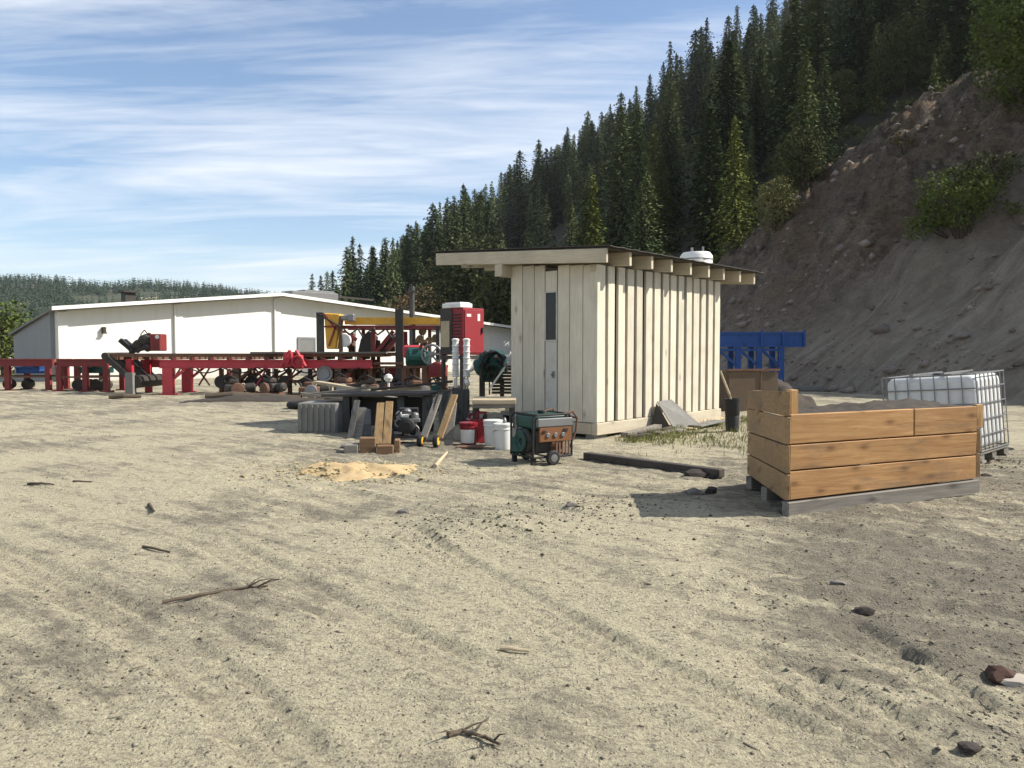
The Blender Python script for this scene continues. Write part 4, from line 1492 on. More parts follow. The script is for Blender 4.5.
    mb.span((x(341), Y - .1, z(320)), (x(349), Y + .1, z(315.5)))
    mb.build('motor', 'steel', t, bevel=.03)
    mb = MB()
    for k in range(4):
        mb.path([(x(345 + k * 14), Y - .15, z(329)), (x(351 + k * 14), Y - .25, z(335 + (k % 2) * 3)), (x(357 + k * 14), Y - .1, z(330))], .03, 6)
    mb.path([(x(318), Y - .1, z(313)), (x(330), Y - .2, z(320)), (x(342), Y - .15, z(327))], .03, 6)
    mb.build('hose', 'black', t)
    mb = MB()
    for (pa, pb) in ((418, 339), (427, 341), (434, 338), (421, 331)):
        mb.lathe([(.05, -.1), (.13, -.1), (.13, .1), (.05, .1)], (x(pa), Y + .5, z(pb)), (0, 1, .2), 12)
    mb.bar((x(414), Y + .3, z(341)), (x(438), Y + .3, z(341)), .1, .1)
    mb.build('gearbox', 'tan_wood', t)


make_sawmill()


def make_power_unit():
    Y = 24.0
    p = at(424, 398, Y); zg = gz(p.x, Y)
    x = lambda px: at(px, 350, Y).x
    z = lambda py: at(512, py, Y).z
    t = thing('diesel_engine', 'dark diesel engine with a spoked fan and a red fuel tank on a stand', 'engine', (p.x, Y, zg))
    MB().span((x(402), Y + .1, z(358)), (x(422), Y + .8, z(345))).build('fuel_tank', 'pink_red', t, bevel=.06)
    mb = MB()
    mb.span((x(409), Y - .1, z(366)), (x(428), Y + .7, z(351))); mb.lathe([(.2, -.3), (.33, -.25), (.33, .3), (.2, .35)], (x(415), Y + .1, z(358)), (1, .2, 0))
    mb.build('block', 'green', t, bevel=.04)
    # fan
    c = Vector((x(432.5), Y - .3, z(354.5)))
    mb = MB().ring(c, (0, 1, 0), .30, .035, 22)
    mb.lathe([(.03, -.06), (.10, -.05), (.10, .05), (.03, .06)], c, (0, 1, 0), 12)
    for k in range(7):
        a = k * 2 * math.pi / 7
        d = Vector((math.cos(a), 0, math.sin(a)))
        mb.bar(c + d * .08, c + d * .3, .085, .02, up=(d.z, .4, -d.x))
    mb.build('fan', 'steel', t)
    MB().span((x(429), Y - .25, z(377)), (x(446), Y + .5, z(365))).lathe([(.12, -.2), (.24, -.18), (.24, .2), (.1, .22)], (x(438), Y - .2, z(369)), (0, 1, 0)).build('clutch_housing', 'dark_red', t, bevel=.04)
    mb = MB()
    for pa in (405, 415, 426, 444):
        for y in (Y - .1, Y + .7):
            mb.span((x(pa) - .05, y - .05, zg - .02), (x(pa) + .05, y + .05, z(366)))
    mb.span((x(404), Y - .16, z(368)), (x(446), Y - .06, z(365.5))); mb.span((x(404), Y + .66, z(368)), (x(446), Y + .76, z(365.5)))
    mb.span((x(406), Y - .06, z(367.5)), (x(408), Y + .66, z(366))); mb.span((x(443), Y - .06, z(367.5)), (x(445), Y + .66, z(366)))
    mb.build('stand', 'rust', t)
    mb = MB().path([(x(420), Y, z(351)), (x(422), Y - .1, z(344)), (x(428), Y - .15, z(342))], .05, 8)
    mb.build('exhaust', 'rust', t)
    MB().lathe([(.06, -.03), (.10, -.03), (.13, .0), (.10, .03), (.06, .03)], (x(446), Y - .3, z(357)), (0, 1, 0)).span((x(445), Y - .33, z(362)), (x(448), Y - .25, z(350))).build('valve', 'pale_wood', t)


make_power_unit()


def make_cabinet():
    Y = 21.5
    p = at(463, 385, Y); zg = gz(p.x, Y)
    t = thing('red_cabinet', 'tall red steel machine cabinet with a white lid on top', 'cabinet', (p.x, Y, zg), R(48))
    z = lambda py: at(512, py, Y).z
    W, D = .86, .92
    zb, zt = z(355) - zg, z(307.5) - zg
    MB().span((0, 0, zb), (W, D, zt)).build('body', 'cabinet_red', t, local=True, bevel=.02)
    d = MB().span((.05, -.025, zb + .06), (W - .05, -.003, zt - .06)).build('door', 'cabinet_red', t, local=True, bevel=.008)
    MB().box((W - .12, -.05, zb + .7), (.04, .05, .16)).build('handle', 'dark_metal', d, local=True)
    MB().span((.13, -.030, zt - .25), (.30, -.026, zt - .17)).span((W - .30, -.030, zt - .36), (W - .2, -.026, zt - .16)).build('sticker', 'label_white', d, local=True)
    lv = MB()
    for k in range(8):
        lv.box((-.02, .24, zb + .5 + k * .09), (.03, .34, .02), Matrix.Rotation(R(30), 3, 'Y'))
    lv.build('louvre', 'dark_metal', t, local=True)
    MB().span((-.05, .5, zb + .22), (-.026, .85, zt - .36)).build('side_hatch', 'pale_wood', t, local=True)
    MB().span((-.024, .42, zb + .02), (-.003, D - .02, zt - .02)).build('side_panel', 'dark_metal', t, local=True)  # dark colour stands in for shade on the cabinet's left side
    MB().span((-.05, .06, zt + .002), (.45, .8, zt + .13)).span((.0, .1, zt + .13), (.40, .74, zt + .16)).build('lid', 'white', t, local=True, bevel=.03)
    mb = MB()
    for a, b in ((.06, .06), (W - .06, .06), (.06, D - .06), (W - .06, D - .06)):
        mb.box((a, b, zb / 2 - .03), (.09, .09, zb + .06))
    mb.box((W / 2, D / 2, zb - .07), (W, D, .1))
    mb.build('stand', 'dark_metal', t, local=True)


make_cabinet()


def make_tall_pole():
    Y = 33.0
    p = at(412.5, 392, Y); zg = gz(p.x, Y)
    mb = MB().taper([(p.x, Y, zg - .1), (p.x, Y, at(512, 286, Y).z)], [.14, .11], 10)
    mb.bar((p.x - .25, Y - .12, at(512, 292, Y).z), (p.x + .25, Y - .12, at(512, 292, Y).z), .06, .08)
    solo(mb, 'utility_pole', 'dark_wood_z', 'thin dark upright pole standing behind the sawmill beam', 'pole', (p.x, Y, zg))


make_tall_pole()

for px_, lab in ((455.5, 'white ribbed upright pipe, left of the two before the red cabinet'), (466.5, 'white upright pipe with a broken elbow, right of the two before the red cabinet')):
    Y = 20.6
    p = at(px_, 350, Y); zg = gz(p.x, Y)
    z = lambda py: at(512, py, Y).z
    t = thing('white_pipe', lab, 'pipe', (p.x, Y, zg))
    mb = MB().tube((p.x, Y, z(377)), (p.x, Y, z(341)), .085, None, 14)
    for k in range(6):
        zz = z(376 - k * 6)
        mb.lathe([(.085, -.02), (.10, -.012), (.10, .012), (.085, .02)], (p.x, Y, zz), (0, 0, 1), 14)
    mb.lathe([(.085, 0), (.10, .01), (.10, .05), (.05, .07)], (p.x, Y, z(341)), (0, 0, 1), 14)
    mb.build('barrel', 'white', t, smooth=True)
    if px_ > 460:
        MB().path([(p.x, Y, z(372)), (p.x + .12, Y - .05, z(370)), (p.x + .26, Y - .1, z(366))], .05, 10).tube((p.x, Y - .08, z(380)), (p.x + .05, Y - .25, z(384)), .06).build('elbow', 'white', t)
    MB().span((p.x - .04, Y - .04, zg - .05), (p.x + .0, Y + .04, z(378))).tube((p.x + .03, Y, zg), (p.x + .03, Y, z(360)), .02).build('stake', 'white' if px_ < 460 else 'steel', t)


def make_green_machine():
    Y = 20.0
    p = at(492, 398, Y); zg = gz(p.x, Y)
    x = lambda px: at(px, 350, Y).x
    z = lambda py: at(512, py, Y).z
    t = thing('hose_reel_machine', 'dark green machine tangled with hoses beside the shed', 'machine', (p.x, Y, zg))
    mb = MB()
    mb.span((x(480), Y - .1, z(382)), (x(503), Y + .8, z(358)))
    mb.lathe([(.12, -.3), (.30, -.28), (.34, -.1), (.34, .1), (.30, .28), (.1, .3)], (x(492), Y - .2, z(362)), (.5, 1, .1))
    mb.lathe([(.1, -.2), (.22, -.18), (.22, .2), (.1, .22)], (x(483), Y - .3, z(366)), (.9, .3, .3))
    mb.build('body', 'green', t, bevel=.04)
    rnd = random.Random(8)
    for k in range(11):
        a = Vector((x(479 + rnd.random() * 22), Y - .35 - .3 * rnd.random(), z(354 + rnd.random() * 26)))
        b = Vector((x(484 + rnd.random() * 26), Y - .35 - .3 * rnd.random(), z(352 + rnd.random() * 26)))
        m = (a + b) / 2 + Vector((0, -.12, .18 + .15 * rnd.random()))
        pts_ = []
        for i in range(8):
            f = i / 7
            pts_.append(a * (1 - f) ** 2 + m * 2 * f * (1 - f) + b * f * f)
        MB().path(pts_, .032 if k % 3 else .045, 7).build('hose', ['black', 'green', 'black', 'dark_metal', 'green'][k % 5], t)
    mb = MB()
    for k in range(9):
        mb.box((x(502) + .05, Y - .3, z(392) + k * .085), (.62, .05, .045), Matrix.Rotation(R(35), 3, 'X'))
    mb.span((x(489), Y - .28, z(394)), (x(490.5), Y - .22, z(366))); mb.span((x(512), Y - .28, z(394)), (x(513.5), Y - .22, z(366)))
    mb.build('radiator_grille', 'dark_metal', t)
    for (a, b) in ((496, 357), (488, 353), (505, 365)):
        MB().lathe([(.03, 0), (.05, .02), (.05, .07), (.02, .1)], (x(a), Y - .55, z(b)), (.3, -1, .5), 10).build('fitting', 'steel', t)
    MB().bar((x(490), Y - .55, z(388)), (x(509), Y - .55, z(361)), .05, .05).build('brace', 'white', t)
    for pa in (480, 500):
        for yy in (Y - .1, Y + .6):
            MB().span((x(pa), yy, zg - .02), (x(pa + 4), yy + .2, z(380))).build('leg', 'dark_metal', t)


make_green_machine()

# ------------------------------------------------------------------ yard clutter left of the shed
def clutter():
    # concrete blocks
    for (px0, px1, pyt, pyb, Y, lab) in ((297, 338, 403, 436, 13.7, 'grey ribbed concrete block carrying the left end of the plank bench'),):
        a, b = at(px0, pyb, Y), at(px1, pyb, Y)
        zg = gz((a.x + b.x) / 2, Y)
        h = at(512, pyt, Y).z
        t = thing('concrete_block', lab, 'block', ((a.x + b.x) / 2, Y, zg), R(-6))
        w = (b.x - a.x)
        mb = MB().span((-w / 2, 0, -.03), (w / 2, .75, h - zg))
        mb.build('body', 'concrete', t, local=True, bevel=.02)
        mb = MB()
        for k in range(7):
            mb.span((-w / 2 + .03 + k * w / 7, -.022, .02), (-w / 2 + .03 + k * w / 7 + w / 14, -.003, h - zg - .03))
        mb.build('rib', 'concrete', t, local=True, bevel=.006)
    # plank bench
    Y = 13.9
    x = lambda px: at(px, 350, Y).x
    zt = at(512, 396, Y).z
    zg = gz(x(375), Y)
    t = thing('plank_bench', 'long low bench of dark weathered planks in front of the sawmill', 'bench', (x(375), Y, zg))
    for k in range(4):
        y = Y - .1 + k * .22
        MB().slab([(x(322 - k), y, zt - .01), (x(430 + k * 2), y, zt + .012), (x(430 + k * 2), y + .21, zt + .012), (x(322 - k), y + .21, zt - .01)], .05).build('plank', 'dark_wood', t, bevel=.005)
    for pa in (345, 354, 400, 425):
        MB().span((x(pa) - .06, Y + .05, zg - .04), (x(pa) + .06, Y + .6, zt - .012)).build('leg', 'dark_wood_z', t)
    mb = MB().span((x(345), Y + .35, zg + .1), (x(425), Y + .4, zt - .05))
    mb.build('back_board', 'dark_wood', t)
    # blue-grey drum under the bench
    p = Vector((x(365.5), Y - .45, gz(x(365.5), Y - .45)))
    mb = MB().lathe([(.15, 0), (.17, .02), (.17, .2), (.178, .22), (.17, .24), (.17, .42), (.16, .46), (.10, .47), (.06, .50), (0, .5)], (p.x, p.y, p.z), (0, 0, 1), 22)
    solo(mb, 'steel_drum', 'grey_metal', 'dull blue grey round drum standing under the plank bench', 'drum', p, smooth=True)

    # wooden stand: leaning planks on a chunky base
    p = on_ground(380, 451)
    t = thing('plank_ramp', 'orange brown planks leaning on a chunky wood base by the sawdust', 'ramp', p, R(8))
    mb = MB().span((-.30, -.02, -.03), (-.06, .16, .24)).span((-.05, -.10, -.03), (.2, .05, .13)).span((.21, -.02, -.03), (.30, .2, .2))
    mb.build('base', 'brown_wood', t, local=True, bevel=.014)
    for k in range(2):
        MB().slab([(-.10 + k * .13, .06, .12), (.025 + k * .13, .06, .12), (.065 + k * .13, .34, .72 + .02 * k), (-.05 + k * .13, .34, .72 + .02 * k)], .045).build('plank', 'tan_wood', t, local=True, bevel=.006)
    MB().box((-.42, .10, .06), (.2, .3, .16)).build('side_block', 'grey_wood', t, local=True, bevel=.01)

    # small engine on a cart
    p = on_ground(408, 445)
    t = thing('engine_cart', 'small black and white engine on a low cart beside the leaning planks', 'engine', p, R(4))
    mb = MB().span((-.24, 0, .12), (.22, .5, .16)).span((-.24, 0, .03), (-.18, .5, .12)).span((.16, 0, .03), (.22, .5, .12))
    mb.build('frame', 'dark_metal', t, local=True)
    MB().span((-.17, .08, .165), (.12, .42, .42)).lathe([(.06, 0), (.13, .02), (.13, .08), (.06, .1)], (-.02, .05, .32), (0, -1, 0)).build('block', 'black', t, local=True, bevel=.02)
    mb = MB()
    for (a, b) in ((-.14, .46), (-.02, .50), (.1, .44)):
        mb.lathe([(.05, -.04), (.065, -.03), (.065, .05), (.03, .08)], (a, .2, b), (0, 0, 1), 12)
    mb.box((-.02, .03, .25), (.09, .04, .16)).box((-.16, .05, .2), (.14, .03, .05)).box((.12, .05, .40), (.14, .05, .06))
    mb.build('cylinder_head', 'steel', t, local=True, bevel=.01)
    mb = MB().ring((.08, .03, .24), (0, 1, 0), .09, .015).ring((-.14, .04, .36), (0, 1, 0), .06, .015)
    mb.build('pulley', 'steel', t, local=True)
    MB().span((-.22, -.02, .0), (.20, .06, .035)).build('skid_plate', 'steel', t, local=True)
    MB().span((-.34, .0, -.02), (-.25, .35, .24)).build('side_block', 'dark_wood_z', t, local=True)
    MB().box((-.05, .06, .47), (.12, .05, .05)).box((.02, .0, .26), (.05, .03, .09)).build('shroud', 'white', t, local=True, bevel=.01)
    MB().box((.0, .3, .52), (.3, .22, .12)).path([(-.2, .1, .3), (-.24, .02, .42), (-.1, .0, .56), (.1, .05, .5)], .014, 6).build('air_cleaner', 'black', t, local=True, bevel=.01)

    # hand truck with yellow wheels and boards on it
    p = on_ground(429, 446)
    t = thing('hand_truck', 'yellow wheeled hand truck holding two leaning boards', 'hand truck', p, R(-14))
    for k, xx in enumerate((-.14, .12)):
        w = MB().lathe([(.05, -.035), (.088, -.035), (.095, 0), (.088, .035), (.05, .035)], (xx, 0, .092), (1, .0, 0), 18).build('wheel', 'black', t, local=True, smooth=True)
        MB().lathe([(.015, -.04), (.062, -.04), (.062, .04), (.015, .04)], (xx, 0, .092), (1, 0, 0), 16).build('rim', 'yellow', w, local=True)
        MB().slab([(xx - .02, .05, .12), (xx + .09, .05, .12), (xx + .2, .5, .78), (xx + .09, .5, .78)], .04).build('board', 'tan_wood' if k else 'grey_wood', t, local=True, bevel=.005)
    MB().tube((-.16, 0, .092), (.14, 0, .092), .014).bar((-.1, .02, .08), (.0, .5, .85), .03, .03).bar((.1, .02, .08), (.2, .5, .85), .03, .03).bar((.0, .5, .85), (.2, .5, .85), .03, .03).build('frame', 'dark_metal', t, local=True)

    # dark plank bin behind the hand truck
    p = on_ground(455, 423)
    t = thing('dark_plank_bin', 'dark upright board bin below the two white pipes', 'bin', p, R(10))
    n = 5
    for k in range(n):
        MB().span((-.27 + k * .115, 0, -.03), (-.27 + k * .115 + .108, .05, .70 + .03 * ((k * 7) % 3))).build('board', 'dark_wood_z', t, local=True, bevel=.005)
    MB().span((-.27, .055, -.03), (-.22, .7, .66)).span((.26, .055, -.03), (.31, .7, .70)).span((-.27, .7, -.03), (.31, .75, .68)).build('side_board', 'dark_wood_z', t, local=True)

    # scrap lumber behind the bench
    rnd = random.Random(12)
    labs = ['loose grey plank end sticking out of the scrap heap under the sawmill', 'weathered board lying flat on the scrap under the sawmill',
            'short pale offcut on the scrap heap under the sawmill', 'split slab leaning on the scrap heap under the sawmill',
            'long thin lath across the scrap heap under the sawmill', 'broad grey board propped in the scrap heap under the sawmill',
            'crooked grey offcut at the left end of the scrap heap', 'thick square beam at the bottom of the scrap heap']
    for k in range(8):
        px_, Yk = 322 + k * 12 + rnd.random() * 8, 17.6 + rnd.random() * 1.6
        c = at(px_, 350, Yk)
        zg = gz(c.x, Yk)
        a = rnd.uniform(-.6, .6)
        Lk = .5 + rnd.random() * .7
        d = Vector((math.cos(a), math.sin(a), rnd.uniform(-.12, .22)))
        zb = zg + .30 + .10 * (k % 4) + Lk * abs(d.z) * .6
        mb = MB().bar(Vector((c.x, Yk, zb)) - d * Lk, Vector((c.x, Yk, zb)) + d * Lk, .16 + .1 * rnd.random(), .05 + .04 * rnd.random())
        solo(mb, 'scrap_board', ['grey_wood', 'grey_wood', 'pale_wood', 'dark_wood'][k % 4], labs[k], 'board', (c.x, Yk, zb), 'scrap boards under the sawmill')
    Y = 18.0
    x = lambda px: at(px, 350, Y).x
    t = thing('timber_crib', 'dark crib of crossed timbers carrying the scrap boards', 'crib', (x(365), Y, gz(x(365), Y)))
    zg = gz(x(365), Y)
    for k in range(3):
        for j in range(3):
            if k % 2 == 0:
                MB().span((x(318), Y + j * .55, zg + k * .12 - .03), (x(402), Y + j * .55 + .16, zg + k * .12 + .088)).build('timber', 'dark_wood', t, bevel=.008)
            else:
                MB().span((x(325 + j * 34), Y - .08, zg + k * .12 - .03), (x(325 + j * 34) + .15, Y + 1.35, zg + k * .12 + .088)).build('timber', 'dark_wood', t, bevel=.008)
    # junk engines and gearboxes standing in front of the mill
    rnd2 = random.Random(21)
    junk = [(346, 22.8, 'rust', 'rusty gearbox with a round flange under the left end of the sawmill'), (372, 23.4, 'dark_metal', 'black motor with a pulley under the middle of the sawmill'),
            (392, 22.4, 'dark_metal', 'dark pump with two stubs beside the tall dark mill post'), (418, 21.4, 'rust', 'brown gear motor right of the tall dark mill post'),
            (442, 22.6, 'dark_metal', 'dark compressor below the red cabinet'), (270, 24.6, 'dark_metal', 'dark motor lying below the red drive guards'),
            (310, 24.2, 'rust', 'rusty sprocket housing below the idler wheel'), (235, 24.8, 'dark_metal', 'dark gearbox under the middle of the red conveyor')]
    for (px_, Yk, m, lab) in junk:
        c = at(px_, 350, Yk); zg = gz(c.x, Yk)
        a = rnd2.uniform(-.6, .6); hh = rnd2.uniform(.35, .6)
        j = thing('junk_motor', lab, 'motor', (c.x, Yk, zg), a)
        MB().span((-.34, -.2, hh * .35), (.30, .3, hh)).span((-.2, -.12, hh), (.1, .2, hh + .16)).build('body', m, j, local=True, bevel=.04)
        MB().lathe([(.06, -.06), (.19, -.05), (.21, 0), (.19, .05), (.06, .06)], (.06, -.28, hh * .62), (0, 1, 0), 18).build('pulley', 'steel' if m == 'rust' else 'rust', j, local=True)
        MB().lathe([(.05, 0), (.14, .02), (.14, .28), (.08, .32)], (.30, .05, hh * .7), (1, 0, .1), 16).build('end_bell', 'green' if px_ == 418 else 'dark_metal', j, local=True)
        mb = MB().span((-.42, -.22, -.03), (-.3, .32, hh * .35)).span((.2, -.22, -.03), (.32, .32, hh * .35))
        mb.span((-.42, -.24, hh * .28), (.32, -.16, hh * .36))
        mb.build('base_frame', 'rust', j, local=True)
        MB().path([(-.3, .1, hh), (-.38, .0, hh + .18), (-.15, -.1, hh + .28), (.1, -.05, hh + .14)], .028, 7).build('hose', 'black', j, local=True)
    # tidy lumber stack right of it
    Y = 18.2
    p = at(416, 398, Y); zg = gz(p.x, Y)
    t = thing('lumber_stack', 'short stack of grey sawn boards at the right of the scrap heap', 'lumber', (p.x, Y, zg))
    for k in range(6):
        for j in range(2):
            MB().box((p.x + .01 * (k % 3) , Y + .3 + j * .22, zg + .12 + k * .075), (.74 - .03 * (k % 2), .2, .062)).build('board', 'grey_wood', t, bevel=.005)
    for dx in (-.25, .25):
        MB().box((p.x + dx, Y + .4, zg + .04), (.1, .5, .09)).build('sleeper', 'dark_wood', t)
    # white ball float and a few round bits in the scrap
    q = at(388.5, 378, 21.0)
    mb = MB().lathe([(.0, -.12), (.08, -.09), (.12, 0), (.08, .09), (0, .12)], q, (0, 0, 1), 14)
    mb.tube(q - Vector((0, 0, .12)), Vector((q.x, q.y, gz(q.x, q.y) - .02)), .03)
    solo(mb, 'round_float', 'white', 'round white float on a short stem among the scrap', 'float', q, smooth=True)
    # long logs lying along the foot of the conveyor
    for (pa, pb, Yk, r, lab) in ((205, 262, 23.4, .11, 'dark log lying on the ground below the red conveyor'), (232, 300, 22.6, .09, 'thin crooked log lying just in front of the dark log'), (108, 140, 23.6, .07, 'short log below the sloping tail of the red conveyor')):
        a, b = at(pa, 350, Yk), at(pb, 350, Yk + .4)
        mb = MB().taper([(a.x, Yk, gz(a.x, Yk) + r * .8), ((a.x + b.x) / 2, Yk + .1, gz(a.x, Yk) + r * 1.3), (b.x, Yk + .4, gz(b.x, Yk + .4) + r * .8)], [r, r * 1.1, r * .7], 9)
        solo(mb, 'log', 'log', lab, 'log', (a.x, Yk, gz(a.x, Yk)))

    for (px_, py_, lean, w_, hh, m, lab) in ((352, 438, .2, .16, .5, 'grey_wood', 'grey board leaning on the bench beside the concrete block'), (347, 439, .35, .1, .62, 'dark_wood_z', 'dark narrow board leaning on the concrete block edge'), (444, 444, .3, .13, .66, 'grey_wood', 'grey board leaning on the dark plank bin')):
        p_ = on_ground(px_, py_)
        mb = MB().slab([p_ + Vector((0, 0, -.01)), p_ + Vector((w_, 0, -.01)), p_ + Vector((w_ + .06, lean, hh)), p_ + Vector((.06, lean, hh))], .035)
        solo(mb, 'leaning_board', m, lab, 'board', p_, bevel=.005)
    for (px_, py_, s_, m, sd_, lab) in ((388, 433, (.22, .16, .18), 'black', 3, 'crumpled dark sheet heap under the plank bench'), (423, 430, (.2, .15, .2), 'dark_metal', 5, 'dark lump of scrap iron behind the hand truck'), (350, 447, (.14, .1, .05), 'stone', 9, 'flat pale stone left of the wood base')):
        p_ = on_ground(px_, py_)
        solo(MB().rock((p_.x, p_.y, p_.z + s_[2] * .5), s_, 90 + sd_), 'scrap_lump', m, lab, 'scrap', p_)
    p_ = on_ground(399, 424)
    mb = MB().lathe([(.09, 0), (.1, .02), (.1, .24), (.06, .29), (.03, .31), (.03, .34), (0, .34)], p_, (0, 0, 1), 16)
    solo(mb, 'white_jug', 'plastic', 'white jug standing behind the small engine cart', 'jug', p_, smooth=True)
    # worn tyres lying by the mill
    for k, (px_, Yk, lab) in enumerate(((300, 19.6, 'worn black tyre lying flat left of the timber crib'), (437, 19.2, 'worn black tyre lying flat right of the lumber stack'))):
        c = at(px_, 350, Yk); zg = gz(c.x, Yk)
        mb = MB().ring((c.x, Yk, zg + .09), (0, 0, 1), .26, .095, 26, 10)
        solo(mb, 'tyre', 'black', lab, 'tyre', (c.x, Yk, zg), smooth=True)

    # plank shelf and buckets next to the shed
    Y = 12.75
    x = lambda px: at(px, 350, Y).x
    zg = gz(x(494), Y)
    zt = at(512, 398, Y).z
    t = thing('plank_shelf', 'low sunlit shelf of thick pale planks against the shed', 'shelf', (x(494), Y, zg))
    for k in range(3):
        MB().span((x(472), Y + k * .2, zt - .10), (x(516), Y + k * .2 + .19, zt - .03 + .01 * k)).build('plank', 'pale_wood', t, bevel=.006)
    MB().span((x(473), Y + .02, zt - .17), (x(515), Y + .55, zt - .102)).build('plank', 'grey_wood', t)
    for pa in (475, 512):
        MB().span((x(pa) - .05, Y + .12, zg - .04), (x(pa) + .05, Y + .5, zt - .17)).build('leg', 'dark_wood_z', t)

    def bucket(px_, py_, r, h, mat, label, lid=True, band=None, spout=False):
        p_ = on_ground(px_, py_)
        b = thing('plastic_bucket', label, 'bucket', (p_.x, p_.y, p_.z - .01), random.Random(int(px_)).random() * 6)
        MB().lathe([(r * .86, 0), (r * .88, .01), (r * .97, h * .8), (r * 1.03, h * .81), (r * 1.03, h * .84), (r, h * .85), (r, h)], (0, 0, 0), (0, 0, 1), 24).build('body', mat, b, local=True, smooth=True)
        if lid:
            MB().lathe([(r * 1.02, h - .03), (r * 1.06, h - .02), (r * 1.06, h + .012), (r * .9, h + .018), (0, h + .014)], (0, 0, 0), (0, 0, 1), 24).build('lid', mat if not spout else 'plastic', b, local=True, smooth=True)
        MB().path([(r * 1.05 * math.cos(a), r * 1.05 * math.sin(a) - .0, h * .8 - .05 * math.sin(a * 1) ** 2) for a in [math.pi * k / 10 for k in range(11)]], .005, 5).build('bail', 'steel', b, local=True)
        if band:
            vs, fs = [], []
            a0 = -b.rotation_euler.z - math.pi / 2 - .15
            for k in range(13):
                a = a0 - .95 + 1.9 * k / 12
                for zz, rr in ((h * .14, r * .892), (h * .74, r * .972)):
                    vs.append(((rr + .004) * math.cos(a), (rr + .004) * math.sin(a), zz))
            for k in range(12):
                fs.append((2 * k, 2 * k + 2, 2 * k + 3, 2 * k + 1))
            MB().add(vs, fs).build('label_band', band, b, local=True)
        if spout:
            MB().lathe([(.035, 0), (.03, .05), (.012, .09)], (.05, 0, h + .01), (0, 0, 1), 10).build('spout', 'steel', b, local=True)
        return b
    bucket(468.5, 443, .145, .36, 'red_plastic', 'red bucket with a large white label left of the white buckets', True, 'label_white')
    bucket(493, 444, .15, .40, 'plastic', 'white bucket beside the red can, half behind another bucket', True)
    bucket(503, 447, .142, .39, 'plastic', 'white lidded bucket with a spout next to the generator', True, None, True)
    # red fuel cans
    for (px_, py_, w, d_, h, lab) in ((483, 440, .24, .2, .52, 'tall dark red fuel can behind the labelled red bucket'), (476, 433, .22, .3, .38, 'low red fuel can under the plank shelf')):
        p_ = on_ground(px_, py_)
        c = thing('fuel_can', lab, 'fuel can', p_, R(20))
        MB().span((-w / 2, 0, -.01), (w / 2, d_, h * .8)).build('body', 'red_plastic', c, local=True, bevel=.03)
        MB().bar((-w * .35, d_ / 2, h * .8), (-w * .3, d_ / 2, h), .035, .04).bar((-w * .34, d_ / 2, h * .98), (w * .3, d_ / 2, h * .98), .035, .04).bar((w * .3, d_ / 2, h), (w * .35, d_ / 2, h * .79), .035, .04).build('handle', 'red_plastic', c, local=True)
        MB().lathe([(.035, 0), (.04, .05), (.03, .06)], (w * .2, d_ * .2, h * .8), (0, 0, 1), 12).build('cap', 'black', c, local=True)
    # tray in front of the buckets
    p_ = on_ground(470, 447)
    solo(MB().box((p_.x, p_.y, p_.z + .02), (.42, .18, .03)), 'flat_board', 'rust', 'flat rusty board lying before the red bucket', 'board', p_, bevel=.004)

    # things against the shed door
    p_ = on_ground(540, 432)
    yy = p_.y + 1.15
    xx = at(540, 350, yy).x
    zg = gz(xx, yy)
    zb = at(512, 411, yy).z
    s = thing('door_step', 'low grey step of boards at the shed door', 'step', (xx, yy, zg), R(48))
    MB().span((-.5, -.4, zb - zg - .08), (.0, .6, zb - zg)).build('tread', 'grey_wood', s, local=True, bevel=.006)
    for y in (-.35, .5):
        MB().span((-.46, y, -.04), (-.04, y + .07, zb - zg - .083)).build('leg', 'dark_wood_z', s, local=True)
    fwd = Matrix.Rotation(R(48), 3, 'Z')
    Q = lambda a, b, c_: Vector((xx, yy, zb)) + fwd @ Vector((a, b, c_))
    mb = MB().slab([Q(-.20, -.28, .0), Q(-.20, .04, .0), Q(-.05, .04, .52), Q(-.05, -.28, .50)], .02)
    solo(mb, 'metal_sheet', 'grey_metal', 'grey metal sheet leaning on the shed door', 'panel', Q(-.2, -.1, 0), bevel=.004)
    mb = MB().box(Q(-.30, .36, .13), (.30, .34, .26), fwd)
    solo(mb, 'cardboard_box', 'pale_wood', 'tan box standing beside the grey panel at the shed door', 'box', Q(-.3, .36, 0), bevel=.006)
    mb = MB().box(Q(-.36, -.12, .06), (.22, .34, .12), fwd)
    solo(mb, 'white_case', 'plastic', 'small white case lying in front of the grey panel', 'case', Q(-.36, -.12, 0), bevel=.02)


clutter()


